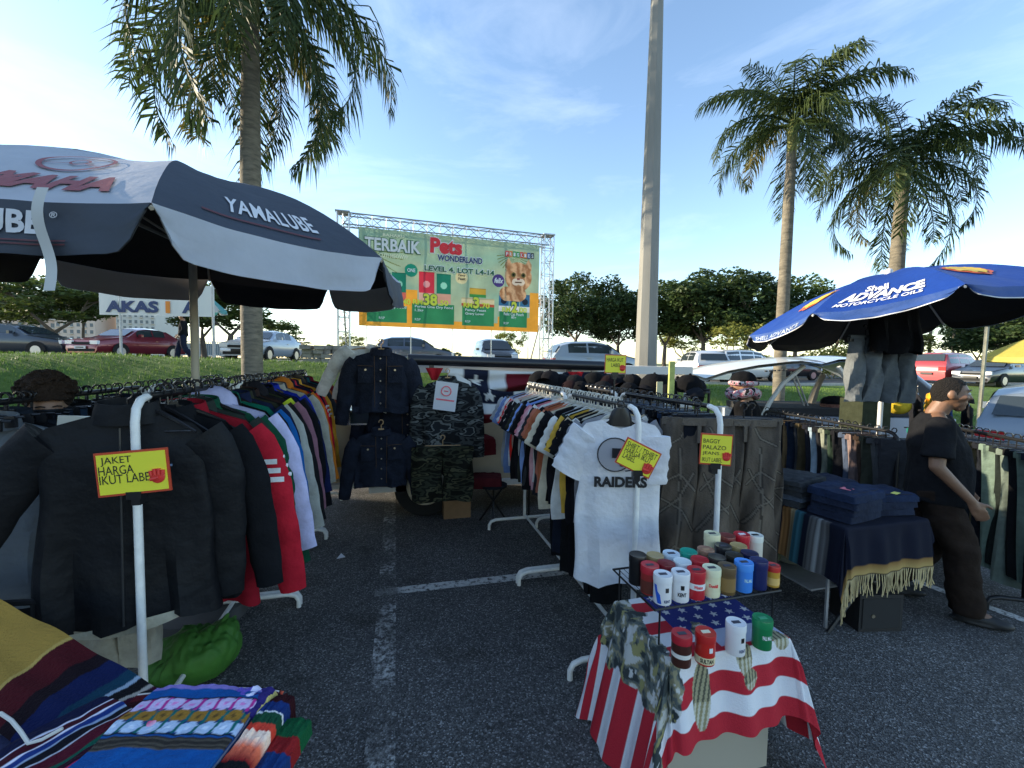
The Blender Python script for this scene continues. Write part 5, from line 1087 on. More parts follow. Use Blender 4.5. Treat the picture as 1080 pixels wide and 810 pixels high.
# box and camp stool by the van wheel
o = empty('cardboard_box', G(482, 546)); m_card = mat('cardboard', (.28, .17, .09), .9, var=.15); MB().box((0, .1, .10), (.30, .24, .20)).build('carton', m_card, o); MB().box((0, .1, .203), (.05, .242, .004)).build('tape', mat('tape', (.35, .25, .15), .4), o); tag(o, 'brown cardboard box on the ground right of the van wheel', 'box')
o = empty('camp_stool', G(520, 552)); m = MB()
for k in range(3): a = k*2.09+.3; MB().tube([(.17*math.cos(a), .17*math.sin(a), 0), (-.12*math.cos(a), -.12*math.sin(a), .42)], .011, 6).build('leg', M_BLKMET, o)
MB().lathe([(.001, .42), (.15, .43), (.15, .41), (.001, .40)], n=12).build('seat', cloth('#1a1c20'), o); tag(o, 'folding three-legged camp stool beside the cardboard box', 'stool')
o = slab(P(512, 512, 4.62), .34, .26, .12, -.2, cloth('#4a1a1e'), 'red_garment_pile', seed=8, layers=3); tag(o, 'crumpled dark red garment lying on the van step', 'garment')
# ---------------------------------------------------------------- open hatchback behind the right rails
hv = empty('open_hatchback', P(900, 470, 5.9)); hv.location.z = 0; hl = hv.location
m_wp = mat('hatch_white', (.66, .64, .56), .3, coat=.5); m_bw = mat('hatch_blue_white', (.46, .52, .60), .25, coat=.5)
def H(u, v, d=5.9): return P(u, v, d)-hl
def shell(pts1, d1_, d2_, name, m, th=.04):
    a = [H(u, v, d1_) for u, v in pts1]; dv_ = (F0*(d2_-d1_)); n = len(a)
    mm = MB(); mm.grid(lambda i, j: a[min(n-1, int(round(i*(n-1))))]+dv_*j+Vector((0, 0, .05*math.sin(math.pi*j))), n-1, 6)
    for k in (0, 1): pass
    mm.grid(lambda i, j: a[min(n-1, int(round(i*(n-1))))]+dv_*j+Vector((0, 0, .05*math.sin(math.pi*j)-th)), n-1, 6); return mm.build(name, m, hv)
shell([(866, 384), (885, 379), (905, 378), (925, 381), (945, 387), (968, 398), (988, 412), (1000, 428)], 5.9, 7.3, 'roof', m_bw)
shell([(744, 399), (768, 391), (800, 385), (835, 381), (862, 380), (876, 384)], 5.7, 7.0, 'tailgate', m_wp)
MB().tube([H(803, 442, 5.9), H(812, 424, 5.9), H(826, 404, 5.9), H(848, 386, 5.9)], .03, 8).build('gas_strut_frame', m_wp, hv)
MB().tube([H(838, 392, 6.3), H(852, 428, 6.3)], .012, 6).build('gas_strut', M_STEEL, hv); MB().tube([H(834, 392, 6.32), H(848, 428, 6.32)], .012, 6).build('gas_strut', M_STEEL, hv)
MB().tube([H(852, 436, 6.9), H(860, 412, 6.9), H(868, 395, 6.9)], [.07, .05, .04], 8).build('pillar', mat('hatch_beige', (.28, .25, .2), .6), hv)
MB().tube([H(894, 448, 5.85), H(896, 425, 5.85), H(893, 400, 5.85), H(884, 387, 5.85)], [.04, .035, .035, .03], 8).build('pillar', m_wp, hv)
MB().tube([H(1002, 440, 5.9), H(985, 412, 5.9), H(966, 397, 5.9)], .03, 8).build('pillar', m_bw, hv)
lo = [H(806, 440), H(1010, 440)]; c = (lo[0]+lo[1])/2; lw = (lo[1]-lo[0]).length
b0 = Vector((c.x, c.y, 0))+F0*.72; MB().box((b0.x, b0.y, .68), (lw*1.0, 1.40, .72), -YAW).build('body', m_bw, hv)
MB().box((b0.x, b0.y, 1.10), (lw*.9, 1.2, .1), -YAW).build('parcel_shelf', m_in, hv)
[MB().box(H(808+4.5*i, 391.5-.3*i, 5.66), (.03, .02, .02)).build('badge_letter', t_blk, hv) for i in range(6)]
for k, dx in enumerate((-.9, .9)):
    p = b0+R0*dx-F0*.66; t = empty('wheel', (p.x, p.y, .31), -YAW); t.parent = hv; MB().tube([(0, -.1, 0), (0, .1, 0)], .31, 22, up=(0, 0, 1)).build('tyre', m_tyre, t); MB().tube([(0, -.11, 0), (0, 0, 0)], .19, 18, up=(0, 0, 1)).build('rim', m_rim, t)
tag(hv, 'white hatchback with its tailgate raised behind the right-hand rails', 'car')
o = empty('wicker_basket', H(880, 430, 6.3)+hl); MB().loft([[Vector((rx*math.cos(a), rx*.7*math.sin(a), z)) for a in [k*6.283/24 for k in range(24)]] for rx, z in ((.17, -.12), (.22, .06), (.2, .06), (.16, -.1))]).build('weave', rampmat('wicker', [(.3, (.12, .05, .04)), (.7, (.42, .22, .16))], scale=30, stretch=(1, 1, 3)), o); MB().ball((0, 0, .09), (.22, .15, .09), 14, 8).build('cloth', cloth('#121214'), o); tag(o, 'woven basket with black cloth inside the open hatchback', 'basket')
# T-shirts hung along the car: yellow, blue
for i, (u, hx, lb, wd) in enumerate(((988, '#c8942c', 'golden yellow T-shirt with a round print hanging on the car roof', .25), (1001, '#1c2c50', 'navy T-shirt with pale print beside the yellow one', .28), (972, '#1a1a1e', 'black T-shirt hanging on the car roof behind the man', .3))):
    p = P(u-4, 406+i, 5.1); o = jacket(p, R(38), hx, lb, i, short=True, name='t_shirt', cat='T-shirt', group='T-shirts hung on the car roof')
    if i == 0: MB().tube([(.09*math.cos(a), -.03, -.30+.09*math.sin(a)) for a in [k*6.3/16 for k in range(17)]], .012, 6).build('print', cloth('#4a3a20'), o)
    if i == 1: MB().box((0, -.03, -.26), (.2, .004, .12)).build('print', cloth('#7c8aa0'), o)
o = empty('dark_jacket', P(1022, 415, 5.0), R(30)); o2 = o; link('body', JK[1]['body'], o, cloth('#101113')); [link('sleeve', s, o, cloth('#101113')) for s in JK[1]['sl']]; link('collar', CO, o, cloth('#101113')); link('hanger', HM, o, m_hblk); tag(o, 'black jacket hanging at the right end of the car roof line', 'jacket')
o = MB().box((0, 0, 0), (.34, .2, .04)).build('shoe_box_lid', mat('tray_cream', (.5, .46, .34), .7), loc=P(943, 420, 5.0)); tag(o, 'cream tray on the load sill behind the blue parasol pole', 'tray')
o = MB().ball((0, 0, 0), (.16, .1, .1), 12, 8).build('folded_yellow_cloth', cloth('#a89028'), loc=P(948, 428, 5.0)); tag(o, 'yellow cloth under the cream tray', 'cloth')
o = MB().box((0, 0, 0), (.42, .25, .34)).build('green_canvas_bag', cloth('#2c3024'), loc=P(912, 436, 4.8)); tag(o, 'olive canvas bag beside the blue parasol pole', 'bag')
# ---------------------------------------------------------------- draped cloth helper
def drape(x0, x1, y0, y1, z, ex, name, paintf, step=.012, flare=.16, fold=.02, seed=0, mname='printed_cotton', floor=.0):
    """ex = (left, right, front, back) overhang"""
    L, Rt, Fr, Bk = ex; nu = int((x1-x0+L+Rt)/step); nv = int((y1-y0+Fr+Bk)/step)
    def fn(a, b):
        p = lerp(x0-L, x1+Rt, a); q = lerp(y0-Fr, y1+Bk, b); dx = (p-x1) if p > x1 else ((p-x0) if p < x0 else 0); dy = (q-y1) if q > y1 else ((q-y0) if q < y0 else 0)
        e = math.hypot(dx, dy); bx = min(max(p, x0), x1); by = min(max(q, y0), y1)
        if e == 0: return Vector((p, q, z+.003*mnoise.noise(Vector((p*9, q*9, seed)))))
        dn = Vector((dx/e, dy/e, 0)); ang = math.atan2(dy, dx); arc = bx*11+by*11+ang*3.3
        w_ = fold*(math.sin(arc*1.7+seed)+.6*math.sin(arc*3.9+seed*2))*min(1, e/.12)
        k = min(e, .02)
        corner = 1.0 if (dx == 0 or dy == 0) else 1.0+.35*abs(math.sin(2*ang))
        out = .5*k+flare*max(0, e-.02)*corner+w_; zz = z-.3*k-max(0, e-.012)*math.sqrt(max(.1, 1-(flare*corner)**2))
        return Vector((bx, by, 0))+dn*out+Vector((0, 0, max(floor+.01, zz)))
    m = MB(); m.grid(fn, nu, nv, lambda a, b: paintf(lerp(x0-L, x1+Rt, a), lerp(y0-Fr, y1+Bk, b)))
    return m.build(name, paintmat(mname), None), fn
# flag table
TX0, TX1, TY0, TY1, TZ = 1.02, 1.60, 1.38, 1.80, .60
RW, WW, BWv = Vector((.48, .025, .04)), Vector((.76, .76, .78)), Vector((.025, .035, .19))
def flagpaint(x, y):
    t = (y+.011)/.077
    c = RW if int(math.floor(t)) % 2 == 0 else WW
    # pale blue-white area on the table front edge
    if 1.28 < x < 1.75 and 1.40 < y < 1.52: c = Vector((.42, .46, .60))
    if x > 1.16 and 1.50 < y < 2.1 and x < 1.75:
        c = BWv
        for i in range(8):
            for j in range(6):
                sx, sy = 1.20+.085*i+(.04 if j % 2 else 0), 1.54+.06*j
                if abs(x-sx) < .03 and abs(y-sy) < .03 and star((x-sx), (y-sy), .024): c = Vector((.6, .6, .62))
    n = fbm(x*5, y*5, 1); n2 = fbm(x*14, y*14, 5); n3 = fbm(x*9+3, y*26, 8)
    edge = (x-1.05)*1.0+ (1.52-y)*.12 + n*.20
    if edge < .07 and x > .78+.12*n and y > 1.16+.15*n:
        c = Vector((.045, .055, .055)) if n2 < -.15 else (Vector((.12, .14, .13)) if n2 < .08 else (Vector((.26, .24, .15)) if n2 < .28 else Vector((.52, .52, .48))))
        if n3 > .45: c = Vector((.30, .28, .12))
        if n3 < -.5: c = Vector((.60, .60, .58))
    # feather motifs
    for fx, fy, l in ((1.36, 1.44, .17), (1.55, 1.45, .12), (1.16, 1.36, .26), (1.37, 1.30, .07)):
        dx_, dy_ = x-fx-.10*(fy-y)*math.sin(fx*9), fy-y
        if 0 < dy_ < l and abs(dx_) < .035*math.sin(math.pi*min(1, dy_/l))**.6+.006:
            v = math.sin(dx_*300+dy_*60); c = Vector((.36, .33, .20)) if v > -.2 else Vector((.10, .10, .07))
            if dy_ > l*.6: c = Vector((.55, .53, .42)) if v > 0 else Vector((.30, .27, .15))
    return c
fo, ffn = drape(TX0, TX1, TY0, TY1, TZ, (.60, .50, .31, .2), 'flag_tablecloth', flagpaint, .0042, .22, .018, 3)
tag(fo, 'red and white striped stars flag cloth printed with feathers, over the tin table', 'tablecloth')
tb = empty('display_crate', ((TX0+TX1)/2, (TY0+TY1)/2, 0)); MB().box((0, 0, .28), (.50, .34, .56)).build('bin', mat('beige_plastic', (.42, .38, .30), .5), tb); MB().box((0, 0, .578), (.57, .41, .035)).build('lid', mat('beige_plastic', (.42, .38, .30), .5), tb); tag(tb, 'beige storage bin standing under the flag cloth', 'bin')
# wire shelf
SZ = .765; wx0, wx1, wy0, wy1 = 1.0, 1.63, 1.455, 1.80; ws = empty('wire_shelf', ((wx0+wx1)/2, (wy0+wy1)/2, TZ+.006)); cx, cy = ws.location.x, ws.location.y; hh = SZ-TZ-.006; X = (wx1-wx0)/2; Y = (wy1-wy0)/2
MB().tube([(-X, -Y, hh-.006), (X, -Y, hh-.006), (X, Y, hh-.006), (-X, Y, hh-.006), (-X, -Y, hh-.006)], .005, 6).build('frame', M_BLKMET, ws)
m = MB(); [m.tube([(-X+2*X*i/24, -Y, hh-.006), (-X+2*X*i/24, Y, hh-.006)], .0018, 4) for i in range(25)]; m.build('grille', M_BLKMET, ws)
for sx in (-1, 1):
    for sy in (-1, 1): MB().tube([(sx*(X-.03), sy*(Y-.01), hh-.006), (sx*(X-.03), sy*(Y-.01), -.0)], .004, 6).build('leg', M_BLKMET, ws)
tag(ws, 'black wire shelf raised on thin legs over the flag cloth', 'shelf')
def tin(p, body, lid, label, r=.0365, h=.118, text_=None, tcol=None, band=None, rz=0.0, block=None, lidtxt=True, square=None, stripe=None):
    o = empty('tin', p, rz); mb = mat('tin_'+body, body, .35, coat=.3); mlid = mat('tin_'+lid, lid, .35, coat=.3); hb_ = h*.74
    MB().lathe([(.001, 0), (r*.97, 0), (r, .004), (r, hb_), (.001, hb_)], n=28).build('body', mb, o)
    MB().lathe([(r*1.035, hb_), (r*1.045, hb_+.003), (r*1.045, h-.004), (r*1.01, h), (r*.8, h-.002), (.001, h-.002)], n=28).build('lid', mlid, o)
    def cyl(an, z, k=1.012): return Vector((r*k*math.sin(an), -r*k*math.cos(an), z))
    if band: MB().grid(lambda a, b: cyl(lerp(-3.14, 3.14, a), lerp(band[1], band[2], b)*h, 1.008), 40, 1).build('label_band', mat('tin_'+band[0], band[0], .4), o)
    if stripe: MB().grid(lambda a, b: cyl(lerp(-.9+.55*(1-b), .1-.9*b*0+(-.25 if b > .5 else 0)-.35*b, a)-.35, lerp(.05, .68, b)*h, 1.009), 12, 6).build('label_flash', mat('tin_'+stripe, stripe, .4), o)
    if block: MB().grid(lambda a, b: cyl(lerp(.15, .55, a)-block[1], lerp(.46, .62, b)*h, 1.014), 5, 2).build('label_block', mat('tin_'+block[0], block[0], .4), o)
    if text_:
        for s, a0, a1, z0, z1 in text_: text(s, tcol or t_nav, o, lambda a, b: cyl(lerp(a0, a1, a), lerp(z0, z1, b)*h, 1.02), bold=.04)
    if lidtxt: MB().box((0, 0, h-.001), (r*.9, r*.45, .002), .3).build('lid_print', mat('tin_'+(lidtxt if isinstance(lidtxt, str) else '#3a3a44'), lidtxt if isinstance(lidtxt, str) else '#3a3a44', .5), o)
    return tag(o, label, 'tin', 'cigarette tins on the wire shelf' if p[2] > .7 else 'cigarette tins on the flag cloth')
KR = R(-24)
def on(u, v, z=SZ): q = G(u, v, z); return (q.x, q.y, z+.001)
fy = 1.495
def fx_(u, y, z): # x on the row line for a photograph column
    k = G(u, 640, z); d_ = k-CAM0; t = y/d_.y; return d_.x*t
rows = [(1.495, [(698, '#d0d2d6', '#d4d6da', 'white tin with a blue flash and KENT lettering, front row left end', dict(text_=[('KENT', .02, .75, .10, .20)], stripe='#1a4fb0', block=('#303030', 0))),
 (716.5, '#cfcfcf', '#cfd3da', 'white tin with a black square and KENT lettering, front row', dict(text_=[('KENT', -.45, .5, .22, .36)], tcol=t_blk, block=('#141414', .3))),
 (733, '#a81e28', '#a81e28', 'red tin with white band, front row behind nothing, third from the left', dict(band=('#d8d4cc', .36, .58), text_=[('Winston', -.45, .55, .41, .53)], tcol=t_red)),
 (749, '#d4c8a4', '#d4cba8', 'cream tin with a red plaque, front row', dict(band=('#d4c8a4', .1, .2), text_=[('Dunhill', -.5, .5, .38, .50)], tcol=t_red)),
 (765, '#5a4628', '#57452c', 'bronze tin with a brassy label, front row', dict(band=('#7c6238', .12, .62))),
 (782.5, '#3878c8', '#4484cc', 'light blue tin, front row', dict(text_=[('PALL MALL', -.2, .75, .38, .50)], tcol=mat('ink_pale_blue', '#a8c8e8', .5), h=.125, r=.037)),
 (798, '#141c4c', '#141c4c', 'navy blue tin, front row, right of the light blue one', dict(lidtxt=False, h=.124, r=.036)),
 (813, '#b0842c', '#b02a24', 'small tin with a red lid and amber label, right end of the shelf', dict(band=('#c8a460', .1, .45), h=.092, r=.029))]),
 (1.575, [(684, '#8c2824', '#b02430', 'red-lidded tin with brown picture label at the left, second row', dict(band=('#5a2a20', .05, .5), h=.12, r=.037)),
 (701, '#5a1418', '#6c141c', 'dark maroon tin, second row', dict(lidtxt=False)), (718, '#c8ccd4', '#c4ccd8', 'plain white tin, second row', dict(lidtxt=False)), (736, '#941a22', '#a41c26', 'bright red tin, second row', dict(lidtxt=False)), (754, '#2c2824', '#302c28', 'dark brown tin, second row', dict(lidtxt=False)), (772, '#24241e', '#26241e', 'dark olive tin, second row', dict(lidtxt=False)), (788, '#16183c', '#16183c', 'dark blue tin half hidden behind the navy one', dict(lidtxt=False))]),
 (1.655, [(671, '#101012', '#121214', 'black tin at the left end of the wire shelf', dict(h=.13, r=.037, lidtxt=False)), (689, '#8a7448', '#9a8458', 'tan tin, third row', dict(lidtxt=False)), (706, '#c4c8d0', '#b8c4d8', 'pale blue-white tin with a printed lid, third row', {}), (724, '#0f7a68', '#128a74', 'teal tin, third row', dict(lidtxt=False)), (742, '#8a5a48', '#8a6450', 'brown tin with a tan rim, third row', dict(lidtxt='#a07c60')), (760, '#1c1c1e', '#202022', 'black tin, third row', dict(h=.125)), (776, '#8c7448', '#a08858', 'khaki tin, third row', dict(lidtxt=False))]),
 (1.74, [(748, '#cdc49c', '#cfc6a0', 'tall cream tin with dark lid print, back row', dict(h=.15)), (764, '#5a2420', '#6c2c28', 'dark red tin, back row', dict(h=.13, lidtxt=False)), (779, '#a01824', '#b01c2a', 'red tin with a white lid print, back row', dict(h=.13, lidtxt='#d0d0d0')), (793, '#c8c0b0', '#d0ccc0', 'cream tin with striped lid, back row at the right', dict(h=.118, lidtxt='#201c1c'))])]
for y, ts_ in rows:
    for u, bd, ld, lb, kw in ts_: tin((fx_(u, y, SZ), y, SZ+.001), bd, ld, lb.replace(' behind nothing', ''), rz=KR, **kw)
for u, v, bd, ld, lb, kw in ((718, 699, '#3c1c14', '#a01c28', 'dark brown tin with a red lid on the flag cloth', dict(band=('#c8c4bc', .30, .44))), (743, 697, '#b02018', '#a81e1c', 'red tin with SULTAN lettering on the flag cloth', dict(band=('#cabc94', .06, .28), text_=[('SULTAN', -.7, .7, .10, .24)], tcol=t_blk, block=('#d8d4cc', 0), lidtxt='#c8c4a8')), (775, 687, '#d0d2d4', '#ccd2da', 'white tin with a black square on the flag cloth', dict(block=('#141414', -.1), text_=[('KENT', .1, .85, .14, .24)], h=.122)), (803, 681, '#0c6a3c', '#0f7444', 'green tin with a domed lid on the flag cloth', dict(text_=[('PALL MALL', -.3, .7, .38, .52)], tcol=t_wht, lidtxt='#3c8c64'))):
    q = G(u, v, TZ+.006); tin((q.x, q.y, TZ+.0065), bd, ld, lb, rz=KR, **kw)
# ---------------------------------------------------------------- jeans table at the right
jx0, jx1, jy0, jy1, jz = 2.70, 3.42, 1.98, 2.95, .74
jt = empty('folding_table', ((jx0+jx1)/2, (jy0+jy1)/2, 0)); ax2, ay2 = (jx1-jx0)/2, (jy1-jy0)/2; MB().box((0, 0, jz-.025), (ax2*2, ay2*2, .03)).build('tabletop', M_BLACK, jt)
for sy in (-1, 1):
    for s in (-1, 1): MB().tube([(s*ax2*.9, sy*(ay2-.1), 0.0), (-s*ax2*.9, sy*(ay2-.1)+.02*s, jz-.04)], .013, 6).build('leg', M_BLKMET, jt)
MB().box((-.1, .1, .22), (ax2*1.3, ay2*1.5, .012)).build('lower_shelf', M_STEEL, jt)
for s in (-1, 1): MB().tube([(-ax2*.8, s*ay2*.7, 0), (-ax2*.8, s*ay2*.7, .36)], .012, 6).build('shelf_leg', M_STEEL, jt)
tag(jt, 'folding table with crossed black legs under the folded jeans', 'table')
def serape(x, y):
    c = Vector((.008, .010, .022))
    if x < jx0+.02:   # left side: stripes across y
        t = jy1-y
        for a0, a1, cc in ((.12, .24, (.14, .14, .04)), (.26, .27, (.4, .4, .4)), (.50, .51, (.35, .35, .36)), (.53, .60, (.38, .19, .07)), (.60, .63, (.45, .35, .2)), (.63, .70, (.04, .14, .18)), (.74, .88, (.12, .12, .12)), (.80, .815, (.25, .26, .26))):
            if a0 < t < a1: c = Vector(cc)*(.8+.3*math.sin(t*180))
    e = jy0-y
    if e > .0:
        if .08 < e < .088 or .235 < e < .243: c = Vector((.4, .38, .34))
        if .245 < e < .31: c = Vector((.20, .10, .03)).lerp(Vector((.46, .33, .12)), (e-.245)/.065)
    return c
so_, sfn = drape(jx0, jx1, jy0, jy1, jz, (.36, .12, .31, .05), 'striped_blanket', serape, .011, .10, .012, 5)
tag(so_, 'navy Mexican-style blanket with tan fringe hanging off the jeans table', 'blanket')
random.seed(2); m = MB(); W3 = (jx1-jx0+.36+.12)
for i in range(90):
    a = (i+.5)/90; p = sfn(a, 0.0); q = sfn(a, .01)
    m.tube([p, p-Vector((rnd(-.006, .006), rnd(-.01, .01), .07)), p-Vector((rnd(-.014, .014), rnd(-.012, .012), rnd(.11, .15)))], .0032, 4)
m.build('fringe', cloth('#b4a47c'), so_)
# folded denim stacks
random.seed(61)
m_den = [rampmat('denim_%d' % i, [(.3, a), (.7, b)], scale=9, bump=.5, bscale=40) for i, (a, b) in enumerate([((.008, .012, .028), (.02, .03, .06)), ((.008, .014, .034), (.016, .032, .080)), ((.02, .022, .026), (.05, .055, .06)), ((.05, .065, .09), (.12, .15, .20))])]
def stack(cx, cy, items, tag_, base=jz+.006, lx=.36, ly=.28, rz=0):
    z = base
    for i, (mi_, h, nm) in enumerate(items):
        w_ = rnd(.92, 1.06); o = slab((cx+rnd(-.015, .015), cy+rnd(-.015, .015), z), lx*w_, ly*w_, h, rz+rnd(-.08, .08), m_den[mi_], label='%s folded jeans in the %s, %s from the bottom' % (nm, tag_, ORD[i]), group='folded jeans on the table', seed=i+cx)
        MB().tube([(-lx*.42, -ly*.40, h*.96), (0, -ly*.42, h*1.02), (lx*.42, -ly*.40, h*.96)], .003, 4).build('seam', cloth('#2a2c34'), o); z += h*.93
    return z
zA = stack(2.93, 2.16, [(0, .05, 'dark'), (0, .05, 'dark'), (0, .045, 'ink'), (1, .05, 'deep blue')], 'near left pile', rz=.2)
zB = stack(3.26, 2.20, [(0, .05, 'dark'), (0, .05, 'dark'), (1, .045, 'blue')], 'near right pile', lx=.38, rz=-.15)
zC = stack(2.88, 2.50, [(2, .045, 'grey'), (3, .04, 'pale'), (2, .04, 'grey'), (2, .04, 'charcoal'), (2, .035, 'faded')], 'back left pile', lx=.40, rz=.3)
zD = stack(3.22, 2.56, [(0, .05, 'dark'), (2, .045, 'grey'), (0, .04, 'dark')], 'back right pile', rz=0); zE = stack(2.92, 2.78, [(3, .045, 'pale'), (2, .04, 'grey'), (2, .04, 'charcoal')], 'far pile', rz=.1)
for i, (x, y, z, hx, lb) in enumerate(((2.90, 2.13, zA, '#c86a78', 'round pink and white sticker on the near left jeans pile'), (3.02, 2.06, zA-.02, '#d0d0cc', 'small white tag on the near left jeans pile'), (3.30, 2.10, zB, '#c8c860', 'pale yellow tag on the near right jeans pile'))):
    o = MB().box((0, 0, .006), (.07 if i else .06, .035 if i else .06, .002), .3).build('price_tag', mat('tag'+hx, hx, .6), loc=(x, y, z)); tag(o, lb, 'tag')
# trays of things under the table
for i, (x, y, hx, lb) in enumerate(((2.72, 2.62, '#4c5240', 'olive canvas bundle on the shelf under the jeans table, left'), (2.95, 2.55, '#6a6c62', 'grey-green bundle on the shelf under the jeans table, right'))):
    o = MB().ball((0, 0, .07), (.16, .13, .07), 14, 9).build('canvas_bundle', cloth(hx), loc=(x, y, .23)); tag(o, lb, 'bundle')
q = G(928, 664); o = empty('amplifier', (q.x, q.y+.10, 0), R(-12)); MB().box((0, 0, .125), (.30, .24, .25)).build('cabinet', mat('amp_black', (.012, .012, .013), .6, bump=.3, bscale=200), o); MB().box((0, -.122, .125), (.26, .006, .2)).build('grille', mat('amp_grille', (.02, .02, .02), .9), o)
MB().tube([(-.06, -.13, .11), (-.06, -.122, .11)], .012, 10, up=(0, 0, 1)).build('knob', mat('brass_button', (.5, .42, .3), .3, metal=.8), o); MB().tube([(-.08, 0, .25), (-.07, 0, .275), (.07, 0, .275), (.08, 0, .25)], .008, 6).build('handle', M_BLACK, o); tag(o, 'black portable amplifier on the ground in front of the jeans table', 'amplifier')
# ---------------------------------------------------------------- blanket table at the lower left
bz = .66; bt = empty('folding_table', (-1.15, 1.1, 0)); MB().box((0, 0, bz-.02), (1.5, .85, .03)).build('tabletop', mat('table_grey', (.2, .2, .2), .7), bt)
for s in (-1, 1):
    for t in (-1, 1): MB().tube([(s*.65, t*.36, 0), (s*.65, t*.36, bz-.03)], .014, 6).build('leg', M_STEEL, bt)
tag(bt, 'folding table carrying the striped blankets at the lower left', 'table')
co_, cfn = drape(-1.9, -.46, .68, 1.50, bz, (.1, .17, .1, .06), 'woven_tablecloth', lambda x, y: Vector((.45, .40, .28)) if x > -.42 else (Vector((.02, .12, .05)) if x > -.46 else Vector((.04, .05, .12))), .02, .35, .012, 2); tag(co_, 'cream-edged woven cloth with white fringe on the blanket table', 'tablecloth')
m = MB(); random.seed(4)
for i in range(110):
    p = cfn(1.0, .1+.9*i/110); pts = [p]; 
    for k in range(4): p = p+Vector((rnd(-.004, .014), rnd(-.012, .012), -.028)); pts.append(p)
    m.tube(pts, .0028, 4)
m.build('fringe', cloth('#c8c0a8'), co_)
def stripes(seq):
    tot = sum(s[0] for s in seq)
    def f(t):
        t = (t % 1.0)*tot; a = 0
        for i, sq in enumerate(seq):
            w_, c_ = sq[0], sq[1]
            if t < a+w_:
                c2 = seq[(i+1) % len(seq)][1] if len(seq[i]) > 2 else c_; return Vector(lin(c_)).lerp(Vector(lin(c2)), ((t-a)/w_)) if len(seq[i]) > 2 else Vector(lin(c_))
            a += w_
        return Vector(lin(seq[-1][1]))
    return f
ST_ = 0
S1 = stripes([(2, '#101430'), (.3, '#c8c4d0'), (1.5, '#3a0c1c'), (.3, '#d0ccd8'), (1, '#16306c'), (.4, '#8c9ab0'), (1.2, '#101018'), (.3, '#b8b8c0'), (2, '#4a1020'), (1, '#0f5040'), (.3, '#c0c0c0')])
SP = stripes([(1, '#28081c'), (1.2, '#8c1440', 1), (1, '#d04c78', 1), (.8, '#e8b8c8', 1), (1, '#d04c78', 1), (1.2, '#5c1030'), (.2, '#d8d8d8'), (1, '#141c40'), (.3, '#9ab0c8'), (1, '#1c3c8c')])
SM = stripes([(2.5, '#2c0a10'), (1, '#4a1018'), (.25, '#d8d0c8'), (1, '#101014'), (1.2, '#7c1a1c', 1), (.8, '#d86a4c', 1), (.7, '#e8c8b0'), (.8, '#c03c2c'), (1, '#14402c'), (.2, '#d0d0d0'), (1.2, '#142c60')])
ST = stripes([(4.6, '#a4823c'), (.12, '#b89a54'), (.95, '#4a1018'), (.45, '#180c14'), (.7, '#101c48'), (.35, '#123c50'), (.12, '#9cacbc'), (.3, '#141418'), (.12, '#b0a89c'), (.6, '#3c1028'), (.12, '#b8b8c0'), (.6, '#142a60'), (.1, '#c0c0c0'), (.5, '#4a1020'), (.5, '#141418')])
def cb(x, y, t):   # blue blanket with flower bands
    c = Vector(lin('#0f4a86')); v = 1-y; x = x+.12*v
    if t > .15: return Vector(lin('#0c3c70')) if (t*3) % 1 < .8 else Vector(lin('#8a8c90'))
    if .50 < v < .60: c = Vector(lin('#4c453c')) if int(v*90) % 2 else Vector(lin('#2c2824'))
    if .16 < v < .48:
        fx2 = (x*7) % 1.0-.5; row = (v-.16)/.32; k = int(row*3) % 3; r = math.hypot(fx2*1.0, ((row*3) % 1.0-.5)*.95)
        c = Vector(lin('#0d3866')) if r > .50 else Vector(lin(['#b8a8c8', '#8a6426', '#a8b8cc'][k]))
        if abs(fx2) > .41: c = Vector(lin('#a02878')) if k == 0 else Vector(lin('#0f5a58'))
        if r < .14: c = Vector(lin(['#c87ab0', '#5c4420', '#c8d0dc'][k]))
    if .48 < v < .50 or .145 < v < .16: c = Vector(lin('#101418'))
    if v < .05: c = Vector(lin('#7a6ca8'))
    return c
M_WOOL = paintmat('woven_wool', .95, .6, 120)
def quadpos(u, v, z): q = G(u, v, z); return (q.x, q.y, z)
def wool(u, v, z0, lx, ly, h, rz, pf, label, seed=0, name='folded_blanket', layers=2, tilt=0.0, grp='folded striped blankets'):
    q = G(u, v, z0+h); return slab((q.x, q.y, z0), lx, ly, h, rz, M_WOOL, name, label, 'blanket', grp, seed, pf, layers, tilt)
wool(175, 782, bz+.004, .44, .40, .055, R(-12), lambda x, y, t: SM(y*1.4+t*.5), 'dark striped folded blanket beneath the blue one', 2, layers=3)
wool(176, 776, bz+.058, .34, .36, .04, R(-14), cb, 'blue folded blanket with pink and brown flower bands on top', 1)
for i, (u, v, ly, lx, h, rz, pf, lb) in enumerate(((262, 782, .34, .075, .085, R(-16), lambda x, y, t: SM(y*1.0+.1), 'rolled maroon and orange striped blanket right of the blue one'), (262, 736, .10, .12, .09, R(-20), lambda x, y, t: stripes([(1, '#5c4ca0'), (.5, '#c8c4d8'), (1, '#2c2460'), (.4, '#b0a060')])(x*.9+t*.4), 'small purple striped blanket roll at the top right corner'), (282, 806, .30, .08, .05, R(-18), lambda x, y, t: stripes([(1, '#0f4c2c'), (.3, '#d0d0c0'), (1, '#123060'), (.6, '#7c1a1c')])(y*1.3), 'rolled green and blue striped blanket at the lower right of the pile'))):
    wool(u, v, bz+.006, lx, ly, h, rz, pf, lb, 10+i, 'rolled_blanket', 1, grp='rolled striped blankets')
wool(112, 800, bz+.004, .17, .34, .085, R(-42), lambda x, y, t: SP(x*.8), 'rolled pink and white striped blanket left of the blue one', 5, 'rolled_blanket', 1, grp='rolled striped blankets')
wool(30, 812, bz+.004, .30, .42, .07, R(-40), lambda x, y, t: S1(x*1.4), 'navy and red striped folded blanket at the bottom left corner', 6)
